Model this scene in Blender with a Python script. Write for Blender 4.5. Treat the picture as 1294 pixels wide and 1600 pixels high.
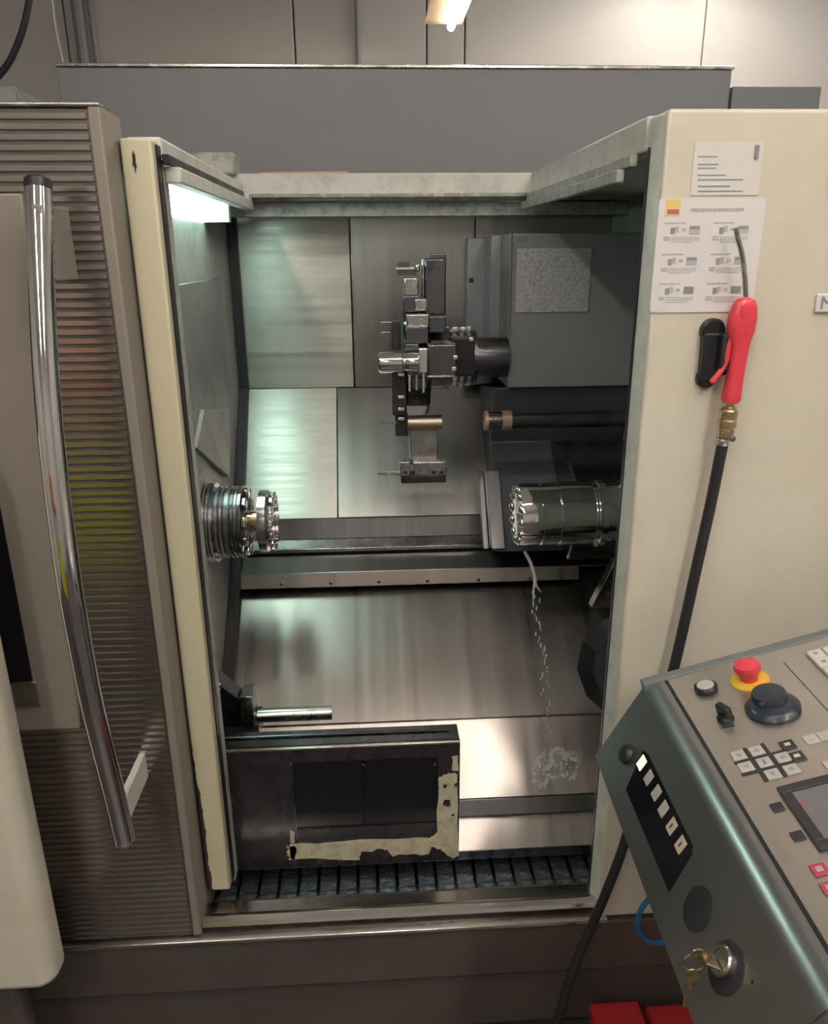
import bpy, bmesh, math, random
from mathutils import Vector, Matrix
random.seed(7)
for o in list(bpy.data.objects): bpy.data.objects.remove(o)
SC = bpy.context.scene
COL = SC.collection

# ------------------------------------------------------------------ camera
F = 1200.0; EYE = Vector((0, 0, 1.72))
yaw, pit, rol = math.radians(3.1), math.radians(18.6), math.radians(.46)
FW = Vector((math.sin(yaw)*math.cos(pit), math.cos(yaw)*math.cos(pit), -math.sin(pit)))
R0 = Vector((math.cos(yaw), -math.sin(yaw), 0)); U0 = R0.cross(FW)
RT = R0*math.cos(rol) - U0*math.sin(rol); UP = U0*math.cos(rol) + R0*math.sin(rol)
cam = bpy.data.cameras.new('camera'); camo = bpy.data.objects.new('camera', cam); COL.objects.link(camo)
m = Matrix((RT, UP, -FW)).transposed().to_4x4(); m.translation = EYE; camo.matrix_world = m
cam.sensor_fit = 'HORIZONTAL'; cam.sensor_width = 36; cam.lens = F/1294*36; cam.clip_start = .02
SC.camera = camo
# ------------------------------------------------------------------ world, exposure
w = bpy.data.worlds.new('world'); SC.world = w; w.use_nodes = True
w.node_tree.nodes['Background'].inputs[0].default_value = (.8, .85, .9, 1)
w.node_tree.nodes['Background'].inputs[1].default_value = .05
SC.view_settings.view_transform = 'Standard'; SC.view_settings.look = 'None'
SC.view_settings.exposure = 0.4; SC.view_settings.gamma = 1
LAMP_E = 42.0        # ceiling tube radiance
WORK_E = 10.0        # work lamp radiance

# ------------------------------------------------------------------ measuring helpers (a photo point at a known depth)
def ray(x, y): return FW + RT*((x-647)/F) - UP*((y-800)/F)
def at(x, y, Y): d = ray(x, y); return EYE + d*(Y/d.y)
def atX(x, y, X): d = ray(x, y); return EYE + d*(X/d.x)
def atZ(x, y, Z): d = ray(x, y); return EYE + d*((Z-EYE.z)/d.z)

# ------------------------------------------------------------------ materials
MATS = {}
def mat(name, col, rough=.5, metal=0, var=.12, scale=(8, 8, 8), bump=0, stain=None, stain_scale=3, stain_amt=.5, rvar=.1, emit=None, coat=0, spec=.5, trans=0, aniso=0, tangent=None, detail=6):
    if name in MATS: return MATS[name]
    m = bpy.data.materials.new(name); m.use_nodes = True; nt = m.node_tree; N = nt.nodes; L = nt.links
    b = N['Principled BSDF']; MATS[name] = m
    b.inputs['Metallic'].default_value = metal; b.inputs['Specular IOR Level'].default_value = spec
    b.inputs['Coat Weight'].default_value = coat; b.inputs['Coat Roughness'].default_value = .15
    b.inputs['Transmission Weight'].default_value = trans
    tc = N.new('ShaderNodeTexCoord'); mp = N.new('ShaderNodeMapping'); mp.inputs['Scale'].default_value = scale
    L.new(tc.outputs['Object'], mp.inputs['Vector'])
    n = N.new('ShaderNodeTexNoise'); n.inputs['Scale'].default_value = 1; n.inputs['Detail'].default_value = detail; n.inputs['Roughness'].default_value = .65
    L.new(mp.outputs[0], n.inputs['Vector'])
    mr = N.new('ShaderNodeMapRange'); mr.inputs[1].default_value = .25; mr.inputs[2].default_value = .75
    mr.inputs[3].default_value = 1-var; mr.inputs[4].default_value = 1+var; L.new(n.outputs[0], mr.inputs[0])
    mx = N.new('ShaderNodeVectorMath'); mx.operation = 'SCALE'; mx.inputs[0].default_value = col[:3]; L.new(mr.outputs[0], mx.inputs['Scale'])
    out = mx.outputs[0]
    if stain:
        n2 = N.new('ShaderNodeTexNoise'); n2.inputs['Scale'].default_value = stain_scale; n2.inputs['Detail'].default_value = 5; n2.inputs['Roughness'].default_value = .7
        L.new(tc.outputs['Object'], n2.inputs['Vector'])
        r2 = N.new('ShaderNodeMapRange'); r2.inputs[1].default_value = .45; r2.inputs[2].default_value = .72; r2.inputs[3].default_value = 0; r2.inputs[4].default_value = stain_amt
        L.new(n2.outputs[0], r2.inputs[0])
        mm = N.new('ShaderNodeMix'); mm.data_type = 'RGBA'; L.new(r2.outputs[0], mm.inputs[0]); L.new(out, mm.inputs[6]); mm.inputs[7].default_value = (*stain, 1)
        out = mm.outputs[2]
    L.new(out, b.inputs['Base Color'])
    rr = N.new('ShaderNodeMapRange'); rr.inputs[1].default_value = .3; rr.inputs[2].default_value = .7
    rr.inputs[3].default_value = max(.02, rough-rvar); rr.inputs[4].default_value = min(1, rough+rvar); L.new(n.outputs[0], rr.inputs[0]); L.new(rr.outputs[0], b.inputs['Roughness'])
    if bump:
        bp = N.new('ShaderNodeBump'); bp.inputs['Strength'].default_value = bump; bp.inputs['Distance'].default_value = .004
        L.new(n.outputs[0], bp.inputs['Height']); L.new(bp.outputs[0], b.inputs['Normal'])
    if aniso:
        b.inputs['Anisotropic'].default_value = aniso; cv_ = N.new('ShaderNodeCombineXYZ'); cv_.inputs[0].default_value, cv_.inputs[1].default_value, cv_.inputs[2].default_value = tangent; L.new(cv_.outputs[0], b.inputs['Tangent'])
    if emit:
        b.inputs['Emission Color'].default_value = (*emit[:3], 1); b.inputs['Emission Strength'].default_value = emit[3]
    return m

M_cream = mat('cream_paint', (.66, .635, .54), .38, var=.04, scale=(3, 3, 1.5), stain=(.45, .40, .30), stain_scale=5, stain_amt=.25, bump=.02)
M_white = mat('white_paint', (.66, .68, .64), .35, var=.05, stain=(.3, .29, .25), stain_scale=14, stain_amt=.45)
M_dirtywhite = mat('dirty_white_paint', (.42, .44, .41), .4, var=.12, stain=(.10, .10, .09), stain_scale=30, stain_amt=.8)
M_door = mat('door_steel', (.56, .53, .49), .21, 1, var=.06, scale=(2, 40, 40), rvar=.06)
M_groove = mat('door_dark_stripe', (.17, .155, .145), .45, .8, var=.06)
M_doorpl = mat('door_flat_paint', (.25, .225, .20), .5, var=.03)
M_brush_h = mat('steel_brushed_across', (.50, .51, .48), .40, 1, var=.14, scale=(1.5, 60, 60), bump=.08, stain=(.34, .32, .28), stain_scale=4, stain_amt=.4, rvar=.08, aniso=.75, tangent=(0, 0, 1))
M_brush_v = mat('steel_brushed_down', (.46, .46, .45), .32, 1, var=.09, scale=(28, .4, .4), detail=1.5, stain=(.30, .27, .24), stain_scale=3, stain_amt=.45, rvar=.04, aniso=.5, tangent=(1, 0, 0))
M_wet_v = mat('steel_wet_down', (.46, .43, .41), .30, 1, var=.09, scale=(24, .4, .4), detail=1.5, stain=(.36, .32, .29), stain_scale=5, stain_amt=.35, rvar=.04, aniso=.5, tangent=(1, 0, 0))
M_steel = mat('steel', (.52, .52, .51), .25, 1, var=.12, scale=(20, 20, 20), rvar=.1)
M_steeldk = mat('steel_dark', (.15, .155, .175), .27, 1, var=.15, scale=(6, 6, 6), rvar=.06)
M_band = mat('steel_mid', (.30, .305, .31), .33, 1, var=.2, scale=(30, 3, 3), rvar=.06)
M_chrome = mat('chrome', (.80, .79, .80), .09, 1, var=.03, rvar=.04)
M_sill = mat('sill_steel', (.56, .53, .50), .23, 1, var=.12, scale=(2, 40, 40), rvar=.08)
M_skirt = mat('skirt_paint', (.085, .072, .066), .42, var=.12, scale=(3, 3, 3), stain=(.15, .105, .08), stain_scale=2.5, stain_amt=.5)
M_dark = mat('dark_oily_paint', (.022, .021, .025), .28, var=.3, scale=(14, 14, 14), rvar=.12, stain=(.05, .035, .03), stain_scale=6)
M_black = mat('black_plastic', (.014, .014, .018), .4, var=.2)
M_rubber = mat('black_rubber', (.02, .02, .026), .55, var=.2)
M_blackgl = mat('black_gloss', (.008, .008, .012), .12, var=.1)
M_saddle = mat('saddle_flare_bluegrey', (.085, .095, .115), .4, var=.08, scale=(4, 4, 4))  # dark base lightened to blue-grey, painting in the veiling flare
M_hood = mat('hood_grey', (.24, .25, .27), .45, var=.05, scale=(1, 3, 3), spec=.4)
M_wallin = mat('inner_wall_grey', (.33, .335, .32), .4, var=.1, stain=(.16, .155, .14), stain_scale=12, stain_amt=.6)
M_wallin2 = mat('inner_insert_greygreen', (.16, .185, .18), .35, var=.08)
M_copper = mat('brown_metal_and_flare_tint', (.50, .34, .24), .4, .6, var=.15, scale=(10, 10, 20))  # brown of the roof strip; on the bar collars it paints flare tint
M_flake = mat('flaked_cream_paint', (.50, .48, .36), .5, var=.12, scale=(25, 25, 25), stain=(.18, .15, .10), stain_scale=40, stain_amt=.7)
M_red = mat('red_plastic', (.72, .06, .085), .3, var=.06)
M_redpaint = mat('red_paint', (.36, .015, .02), .45, var=.1)
M_yellow = mat('yellow_plastic', (.80, .52, .04), .4, var=.05)
M_tan = mat('tan_reflection_steel', (.40, .35, .28), .35, 1, var=.15)  # base colour carries a tan reflection, used on the cross shaft
M_brass = mat('brass', (.62, .49, .32), .28, 1, var=.12, scale=(30, 30, 30))
M_paper = mat('white_label', (.74, .735, .74), .45, var=.02)
M_ink = mat('grey_print', (.27, .27, .30), .6, var=.1)
M_inklt = mat('light_grey_print', (.46, .46, .48), .6, var=.1)
M_inkbl = mat('blue_grey_print', (.25, .29, .36), .6, var=.1)
M_inkpk = mat('pinkish_print', (.45, .30, .32), .6, var=.15, scale=(80, 80, 80))
M_inkred = mat('red_print', (.55, .13, .17), .6, var=.1)
M_inkyel = mat('yellow_print', (.80, .62, .22), .6, var=.05)
M_consface = mat('console_face_steel', (.50, .475, .45), .33, .85, var=.07, scale=(30, 3, 30), rvar=.05)
M_consbody = mat('console_body_steel', (.37, .39, .405), .30, .95, var=.015, scale=(3, 3, 3), rvar=.008, detail=1)
M_rim = mat('console_rim_paint', (.16, .175, .185), .5, var=.04)
M_key = mat('key_grey', (.46, .455, .43), .45, var=.05)
M_keylt = mat('key_light', (.60, .60, .56), .4, var=.04)
M_keydk = mat('key_dark', (.035, .035, .04), .4, var=.1)
M_keyred = mat('key_red', (.40, .06, .09), .4, var=.1)
M_keytan = mat('key_tan', (.55, .48, .38), .45, var=.08)
M_knob = mat('knob_darkblue', (.03, .04, .055), .22, var=.1)
M_screen = mat('screen_glass', (.16, .16, .175), .15, var=.03)
M_lit = mat('lit_key', (.9, .75, .45), .4, emit=(1, .75, .4, 1.2))
M_blue = mat('blue_hose', (.02, .14, .35), .35, var=.08)
M_wall = mat('hall_wall', (.50, .49, .48), .7, var=.04, scale=(.8, .8, .8))
M_wallj = mat('wall_joint', (.27, .27, .28), .7, var=.05)
M_floor = mat('hall_floor', (.06, .052, .05), .4, var=.2, scale=(2, 2, 2))
M_ceil = mat('hall_ceiling', (.6, .59, .57), .8, var=.04)
M_tube = mat('lamp_tube', (1, 1, 1), .4, emit=(1.0, .93, .84, LAMP_E))
M_tubew = mat('lamp_tube_warm', (1, 1, 1), .4, emit=(1.0, .80, .55, 24.0))
M_work = mat('work_lamp_glass', (.8, .9, .85), .3, emit=(.70, 1.0, .86, WORK_E))
M_tubed = mat('lamp_tube_dim', (1, 1, 1), .4, emit=(1.0, .90, .82, LAMP_E*.45))
M_notice = mat('notice_paper', (.70, .69, .65), .5, var=.02)
M_bin = mat('yellow_reflected_plastic', (.86, .88, .03), .45, var=.05)
M_salmon = mat('salmon_reflected_plastic', (.80, .32, .20), .45, var=.05)
M_lampcase = mat('lamp_case', (.60, .52, .42), .5)
M_coolant = mat('coolant_fluid', (.75, .77, .74), .08, 0, var=.05, spec=.8)
M_foam = mat('coolant_foam', (.50, .52, .50), .35, var=.2, scale=(60, 60, 60))
M_belt = mat('wet_conveyor_steel', (.42, .44, .52), .25, .9, var=.7, scale=(26, 60, 40), bump=1.0, rvar=.15)

# ------------------------------------------------------------------ mesh builder
WLOC = {}
def I4(): return Matrix.Identity(4)
def axis_frame(o, z, x=None):
    z = Vector(z).normalized()
    if x is None: x = Vector((0, 0, 1)) if abs(z.z) < .9 else Vector((1, 0, 0))
    y = z.cross(Vector(x)).normalized(); x = y.cross(z).normalized()
    M = Matrix((x, y, z)).transposed().to_4x4(); M.translation = Vector(o); return M
def frame(o, u, w_, n):
    M = Matrix((Vector(u), Vector(w_), Vector(n))).transposed().to_4x4(); M.translation = Vector(o); return M
class MB:
    def __init__(s, M=None): s.V = []; s.Fc = []; s.M = M or I4()
    def add(s, vs, fs, M=None):
        M = s.M @ M if M else s.M; k = len(s.V)
        s.V += [M @ Vector(v) for v in vs]; s.Fc += [tuple(i+k for i in f) for f in fs]; return s
    def box(s, x0, x1, y0, y1, z0, z1, M=None):
        vs = [(x, y, z) for x in (x0, x1) for y in (y0, y1) for z in (z0, z1)]
        return s.add(vs, [(0, 1, 3, 2), (4, 6, 7, 5), (0, 4, 5, 1), (2, 3, 7, 6), (0, 2, 6, 4), (1, 5, 7, 3)], M)
    def prism(s, poly, z0, z1, M=None):
        n = len(poly); vs = [(p[0], p[1], z0) for p in poly] + [(p[0], p[1], z1) for p in poly]
        fs = [tuple(range(n-1, -1, -1)), tuple(range(n, 2*n))] + [(i, (i+1) % n, n+(i+1) % n, n+i) for i in range(n)]
        return s.add(vs, fs, M)
    def xprism(s, yz, x0, x1):        # profile in (Y,Z), extruded along X
        n = len(yz); vs = [(x0, p[0], p[1]) for p in yz] + [(x1, p[0], p[1]) for p in yz]
        fs = [tuple(range(n-1, -1, -1)), tuple(range(n, 2*n))] + [(i, (i+1) % n, n+(i+1) % n, n+i) for i in range(n)]
        return s.add(vs, fs)
    def lathe(s, prof, seg=32, M=None, cap=True, ph=0):   # prof [(r,z)] about local z
        vs = []; fs = []; k = len(prof)
        for i in range(seg):
            a = 2*math.pi*(i+ph)/seg
            vs += [(r*math.cos(a), r*math.sin(a), z) for r, z in prof]
        for i in range(seg):
            j = (i+1) % seg
            fs += [(i*k+q, j*k+q, j*k+q+1, i*k+q+1) for q in range(k-1)]
        if cap:
            fs.append(tuple(i*k for i in range(seg-1, -1, -1))); fs.append(tuple(i*k+k-1 for i in range(seg)))
        return s.add(vs, fs, M)
    def tube(s, path, r, seg=12):
        path = [Vector(p) for p in path]; n = len(path); vs = []; fs = []
        rs = r if isinstance(r, (list, tuple)) else [r]*n; x = None
        for i, p in enumerate(path):
            t = (path[min(i+1, n-1)] - path[max(i-1, 0)]).normalized()
            if x is None: x = t.orthogonal().normalized()
            x = (x - t*x.dot(t)).normalized(); y = t.cross(x)
            vs += [p + (x*math.cos(2*math.pi*k/seg) + y*math.sin(2*math.pi*k/seg))*rs[i] for k in range(seg)]
        for i in range(n-1):
            fs += [(i*seg+k, i*seg+(k+1) % seg, (i+1)*seg+(k+1) % seg, (i+1)*seg+k) for k in range(seg)]
        fs.append(tuple(range(seg-1, -1, -1))); fs.append(tuple((n-1)*seg+k for k in range(seg)))
        return s.add(vs, fs)
    def ell(s, c, r, seg=12, rings=7, M=None):
        vs = []; fs = []
        for i in range(rings+1):
            a = math.pi*(i+.02)/(rings+.04)
            vs += [(c[0]+r[0]*math.sin(a)*math.cos(2*math.pi*k/seg), c[1]+r[1]*math.sin(a)*math.sin(2*math.pi*k/seg), c[2]+r[2]*math.cos(a)) for k in range(seg)]
        for i in range(rings):
            fs += [(i*seg+k, (i+1)*seg+k, (i+1)*seg+(k+1) % seg, i*seg+(k+1) % seg) for k in range(seg)]
        fs.append(tuple(range(seg))); fs.append(tuple(rings*seg+k for k in range(seg-1, -1, -1)))
        return s.add(vs, fs, M)
    def mesh(s, name, c):
        me = bpy.data.meshes.new(name); me.from_pydata([tuple(v-c) for v in s.V], [], s.Fc)
        bm = bmesh.new(); bm.from_mesh(me); bmesh.ops.recalc_face_normals(bm, faces=bm.faces); bm.to_mesh(me); bm.free()
        return me
    def build(s, name, mt, parent=None, bevel=0, smooth=35, seg=2, label=None, kind=None):
        lo = Vector([min(v[i] for v in s.V) for i in range(3)]); hi = Vector([max(v[i] for v in s.V) for i in range(3)])
        c = (lo+hi)/2
        me = s.mesh(name, c); me.materials.append(mt)
        if smooth:
            me.shade_smooth(); me.set_sharp_from_angle(angle=math.radians(smooth))
        return place(name, me, c, parent, bevel, seg, label, kind)
def place(name, me, c, parent=None, bevel=0, seg=2, label=None, kind=None):
    o = bpy.data.objects.new(name, me); COL.objects.link(o)
    o.parent = parent; o.location = c - (WLOC[parent.name] if parent else Vector((0, 0, 0))); WLOC[o.name] = c.copy()
    if bevel:
        b = o.modifiers.new('bevel', 'BEVEL'); b.width = bevel; b.segments = seg; b.limit_method = 'ANGLE'; b.angle_limit = math.radians(40); b.harden_normals = False
    if label: o['label'] = label
    if kind: o['kind'] = kind
    return o
def thing(name, label, cat, loc, group=None):
    o = bpy.data.objects.new(name, None); COL.objects.link(o); o.location = loc; o.empty_display_size = .05; WLOC[o.name] = Vector(loc)
    return tag(o, label, cat, group)
def tag(o, label, cat, group=None):
    o['label'] = label; o['category'] = cat
    if group: o['group'] = group
    return o
def struct(o): o['kind'] = 'structure'; return o
def pbox(mb, x0, y0, x1, y1, Y, dep):   # box whose front at depth Y spans the given photo rectangle
    a = at(x0, (y0+y1)/2, Y).x; b = at(x1, (y0+y1)/2, Y).x; xm = (x0+x1)/2
    return mb.box(a, b, Y, Y+dep, at(xm, y1, Y).z, at(xm, y0, Y).z)
def PB(name, mt, parent, x0, y0, x1, y1, Y, dep, bevel=.002, **k): return pbox(MB(), x0, y0, x1, y1, Y, dep).build(name, mt, parent, bevel, **k)

# ================================================================== ROOM
fl = struct(MB().box(-3.4, 3.4, -3.6, 5.0, -.1, 0).build('floor', M_floor))
struct(MB().box(-3.4, 3.4, -3.6, 5.0, 3.5, 3.6).build('ceiling', M_ceil))
wb = struct(MB().box(-3.4, 3.4, 4.86, 5.0, 0, 3.5).build('wall_back', M_wall))
xs = [-3.4, -1.58, -.37, .35, .56, 1.9, 3.4]
for a, b in zip(xs[:-1], xs[1:]):
    MB().box(a+.004, b-.004, 4.80, 4.858, .02, 3.48).build('wall_panel', M_wall, wb, .006)
struct(MB().box(-3.5, -3.4, -3.6, 5.0, 0, 3.5).build('wall_left', M_wall))
struct(MB().box(3.4, 3.5, -3.6, 5.0, 0, 3.5).build('wall_right', M_wall))
struct(MB().box(-3.4, 3.4, -3.7, -3.6, 0, 3.5).build('wall_front', M_wall))
# conduits on the back wall
def conduit(x, r, label, X=None):
    p = at(x, 50, 4.77)
    o = MB().tube([(p.x, 4.77, .3), (p.x, 4.77, 3.5)], r, 10).build('wall_conduit', M_wallj); tag(o, label, 'conduit')
conduit(559, .014, 'thin dark grey conduit running straight up the back wall, beside the ceiling lamp')
conduit(126, .03, 'thick grey conduit up the back wall above the ribbed door')
conduit(146, .016, 'slim grey conduit beside the thick one on the back wall')

def ceiling_lamp(x, y0, y1, z, mt, label, dxs=(-.045, .045), across=False, where=None):
    # a lamp along Y at x; with across=True it runs along X (y0..y1) at depth x
    A = Matrix(((1, 0, 0, x), (0, 1, 0, 0), (0, 0, 1, z), (0, 0, 0, 1)))
    if across: A = Matrix(((0, 1, 0, 0), (1, 0, 0, x), (0, 0, 1, z), (0, 0, 0, 1)))
    t = thing('ceiling_lamp_%s_offscreen' % where if where else 'ceiling_lamp', label, 'lamp', A @ Vector((0, (y0+y1)/2, 0)), 'fluorescent ceiling lamps')
    MB(A).prism([(-.09, .03), (-.035, .085), (.035, .085), (.09, .03)], y0, y1, YF).build('reflector', M_lampcase, t)
    for side, dx in zip(('near', 'far'), dxs): MB().tube([A @ Vector((dx, y0+.03, .012)), A @ Vector((dx, y1-.03, .012))], .018, 12).build('%s_tube_%s_offscreen' % (side, where) if where else 'tube', mt, t)
    for yy in (y0+.2, y1-.2): MB().tube([A @ Vector((0, yy, .08)), A @ Vector((0, yy, 3.5-z))], .006, 8).build('hanger', M_steel, t)
YF = Matrix(((1, 0, 0, 0), (0, 0, 1, 0), (0, 1, 0, 0), (0, 0, 0, 1)))
ceiling_lamp(.385, 3.0, 4.2, 2.725, M_tubew, 'warm fluorescent lamp hanging before the back wall, its end in view', (.035,))
ceiling_lamp(1.75, 2.9, 4.6, 3.1, M_tube, 'fluorescent lamp hanging beyond the cream front panel of the lathe', where='right')
ceiling_lamp(.35, -1.3, .45, 3.2, M_tubed, 'fluorescent lamp hanging crosswise before the opening of the lathe', across=True, where='opening')
ceiling_lamp(.35, .6, 2.35, 3.2, M_tubed, 'fluorescent lamp hanging crosswise before the cream front panel', across=True, where='panel')
ceiling_lamp(1.0, -2.2, .2, 3.1, M_tube, 'fluorescent lamp hanging over the control console', where='console')
ceiling_lamp(-.9, -2.4, -.4, 3.1, M_tube, 'fluorescent lamp hanging over the aisle before the ribbed door', where='aisle')

# ================================================================== LATHE HOUSING
D = 1.30; ZT = 1.93
LX = -.42; RX = .75
lathe = thing('lathe_housing', 'cream and steel enclosure of a large lathe with an open work space', 'machine', (.1, 1.9, 0))
# right front panel + jamb
MB().box(.47, 1.5, D, D+.05, .325, ZT).build('front_panel', M_cream, lathe, .006, seg=3, label='tall plain cream front panel')
jm = MB(); jm.prism([(.472, D+.002), (.472, D+.05), (.4615, D+.05), (.4605, D+.034)], .345, ZT-.004); jm.build('door_jamb', M_white, lathe, .004, label='pale right jamb of the opening')
MB().box(.459, .4605, D+.040, D+.05, .36, 1.88).build('jamb_seal', M_black, lathe)
MB().box(.47, 1.5, D+.05, 2.9, 1.87, ZT-.003).build('roof_plate', M_white, lathe)
# roof rails and lintel
MB().box(.455, .50, D+.052, 2.30, 1.875, ZT-.002).build('roof_rail', M_white, lathe, .004)
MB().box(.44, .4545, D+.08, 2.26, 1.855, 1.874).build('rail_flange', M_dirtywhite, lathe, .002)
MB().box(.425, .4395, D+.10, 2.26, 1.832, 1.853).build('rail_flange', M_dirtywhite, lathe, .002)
MB().box(-.391, -.335, 1.412, 2.275, 1.875, 1.905).build('roof_rail', M_white, lathe, .004)
MB().box(-.334, -.322, 1.40, 2.28, 1.862, 1.878).build('rail_seal', M_black, lathe, .002)
MB().box(-.336, -.310, 1.42, 2.28, 1.835, 1.860).build('rail_flange', M_white, lathe, .002)
a = at(388, 272, 2.28); b = at(842, 305, 2.28)
MB().box(a.x-.06, .5, 2.28, 2.34, b.z, ZT-.001).build('lintel', M_white, lathe, .004, label='white lintel over the rear of the opening')
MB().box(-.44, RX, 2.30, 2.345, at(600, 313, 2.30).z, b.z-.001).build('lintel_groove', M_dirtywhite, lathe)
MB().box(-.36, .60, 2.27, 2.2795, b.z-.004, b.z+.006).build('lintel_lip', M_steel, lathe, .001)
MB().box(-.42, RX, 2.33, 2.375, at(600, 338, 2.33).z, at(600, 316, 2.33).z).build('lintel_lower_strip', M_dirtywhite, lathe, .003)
PB('bracket_plate', M_white, lathe, 300, 300, 389, 318, 2.2, .06)
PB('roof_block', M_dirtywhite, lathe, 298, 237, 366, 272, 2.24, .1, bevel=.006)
MB().box(-.30, -.05, 2.36, 2.5, ZT-.04, ZT+.012).build('roof_strip', M_copper, lathe, .003)
# left jamb (cream, chipped)
def chipped():
    m = bpy.data.materials.new('chipped_cream_paint'); m.use_nodes = True; N = m.node_tree.nodes; L = m.node_tree.links; b = N['Principled BSDF']
    tc = N.new('ShaderNodeTexCoord'); n = N.new('ShaderNodeTexNoise'); n.inputs['Scale'].default_value = 26; n.inputs['Detail'].default_value = 5; n.inputs['Roughness'].default_value = .65
    mp = N.new('ShaderNodeMapping'); mp.inputs['Scale'].default_value = (1, 1, .55); L.new(tc.outputs['Object'], mp.inputs[0]); L.new(mp.outputs[0], n.inputs['Vector'])
    sp = N.new('ShaderNodeSeparateXYZ'); L.new(tc.outputs['Object'], sp.inputs[0])
    ex = N.new('ShaderNodeMapRange'); ex.inputs[1].default_value = -.026; ex.inputs[2].default_value = -.004; ex.inputs[3].default_value = .42; ex.inputs[4].default_value = -.3; L.new(sp.outputs[0], ex.inputs[0])
    ez = N.new('ShaderNodeMapRange'); ez.inputs[1].default_value = -.76; ez.inputs[2].default_value = -.2; ez.inputs[3].default_value = .33; ez.inputs[4].default_value = -.28; L.new(sp.outputs[2], ez.inputs[0])
    s1 = N.new('ShaderNodeMath'); s1.operation = 'ADD'; L.new(ex.outputs[0], s1.inputs[0]); L.new(ez.outputs[0], s1.inputs[1])
    s2 = N.new('ShaderNodeMath'); s2.operation = 'ADD'; L.new(s1.outputs[0], s2.inputs[0]); L.new(n.outputs[0], s2.inputs[1])
    r = N.new('ShaderNodeMapRange'); r.inputs[1].default_value = .74; r.inputs[2].default_value = .77; L.new(s2.outputs[0], r.inputs[0])
    mm = N.new('ShaderNodeMix'); mm.data_type = 'RGBA'; L.new(r.outputs[0], mm.inputs[0]); mm.inputs[6].default_value = (.60, .575, .41, 1); mm.inputs[7].default_value = (.045, .035, .035, 1)
    L.new(mm.outputs[2], b.inputs['Base Color']); b.inputs['Roughness'].default_value = .4
    return m
M_chip = chipped()
jl = MB().box(-.3885, -.3395, 1.362, 1.41, .392, 1.897).build('door_jamb', M_chip, lathe, .004, label='cream left jamb with chipped paint at its foot')
fx = at(209, 250, 1.36)
pts = []
for k in range(22):
    aa = 2*math.pi*k/22; rr = random.uniform(.4, 1.0); pts.append((fx.x+.0045*rr*math.cos(aa), fx.z+.021*rr*math.sin(aa)))
MB(Matrix(((1, 0, 0, 0), (0, 0, 1, 0), (0, 1, 0, 0), (0, 0, 0, 1)))).prism(pts, 1.3612, 1.3626).build('paint_chip', M_dark, lathe, label='dark paint chip at the top of the cream jamb')
MB().box(-.3393, -.3368, 1.385, 1.41, .392, 1.89).build('jamb_seal', M_black, lathe)
MB().box(-.3395, -.336, 1.412, 1.420, .392, 1.87).build('seal_lip', M_dirtywhite, lathe)
MB().box(-.352, -.3395, 1.4205, 1.4555, .36, 1.862).build('jamb_return', M_dirtywhite, lathe, .002)
# inner left wall
MB().box(LX-.02, LX, 1.42, 2.5, .16, 1.87).build('inner_wall', M_wallin, lathe, label='grimy grey left wall of the work space')
MB().box(LX, LX+.006, 1.72, 2.28, 1.22, 1.66).build('wall_insert', M_wallin2, lathe, .003)
MB().box(LX+.0, LX+.02, 1.615, 1.695, 1.41, 1.72).build('guide_strip', M_steel, lathe, .002, label='vertical steel guide strip on the left wall')
q = [atX(312, 640, LX+.004), atX(352, 640, LX+.004), atX(352, 745, LX+.004), atX(300, 700, LX+.004)]
mbq = MB(); mbq.add([p for p in q] + [p+Vector((.012, 0, 0)) for p in q], [(0, 1, 2, 3), (7, 6, 5, 4), (0, 4, 5, 1), (1, 5, 6, 2), (2, 6, 7, 3), (3, 7, 4, 0)]); mbq.build('splash_plate', M_wallin, lathe, .001)
# inner right wall
MB().box(RX, RX+.02, D+.052, 2.52, .16, 1.868).build('inner_wall', M_wallin, lathe)
# upper back panels
def bz(x, y, Y): return at(x, y, Y).z
xa = at(550, 470, 2.48).x; xb = at(740, 470, 2.48).x
zt, zb = bz(560, 332, 2.48), bz(560, 605, 2.48)
MB().box(LX, xa-.0015, 2.48, 2.50, zb, zt).build('rear_panel', M_brush_h, lathe, .002)
MB().box(xa+.0015, xb, 2.474, 2.50, zb, zt).build('rear_panel', M_brush_v, lathe, .002)
MB().box(xb+.002, RX, 2.48, 2.50, zb, zt).build('rear_panel', M_brush_v, lathe, .002)
# slanted bed covers (profile strips extruded along X)
def strip(name, p0, p1, X0, X1, mt, th=.008, bevel=.0015, label=None, ext=0):
    a = at(560, *p0); b = at(560, *p1); d = Vector((0, b.y-a.y, b.z-a.z)).normalized(); a = a-d*ext; n = Vector((0, -d.z, d.y))
    if n.y > 0 and abs(n.y) > abs(n.z): n = -n
    if n.z < 0 and abs(n.z) > abs(n.y): n = -n
    mb = MB(); mb.xprism([(a.y, a.z), (b.y, b.z), (b.y-n.y*th, b.z-n.z*th), (a.y-n.y*th, a.z-n.z*th)], X0, X1)
    return mb.build(name, mt, lathe, bevel, label=label)
sx = at(527, 700, 2.33).x
strip('bed_cover', (605, 2.479), (808, 2.20), LX, sx-.001, M_brush_h, label='upper slanted bed cover, brushed across')
strip('bed_cover', (606, 2.472), (808, 2.193), sx+.001, RX, M_brush_v, label='upper slanted bed cover, brushed down')
strip('wiper_band', (809, 2.205), (841, 2.19), LX, RX, M_band, label='dark band below the upper bed cover')
strip('bed_rail', (841, 2.185), (856, 2.13), LX, .48, M_steel, .012, label='bright narrow bed rail')
strip('rail_face', (857, 2.131), (866, 2.14), LX, .48, M_band)
strip('lower_ledge', (866, 2.13), (893, 2.06), LX, RX, M_band, label='grey ledge below the bed rail')
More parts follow.
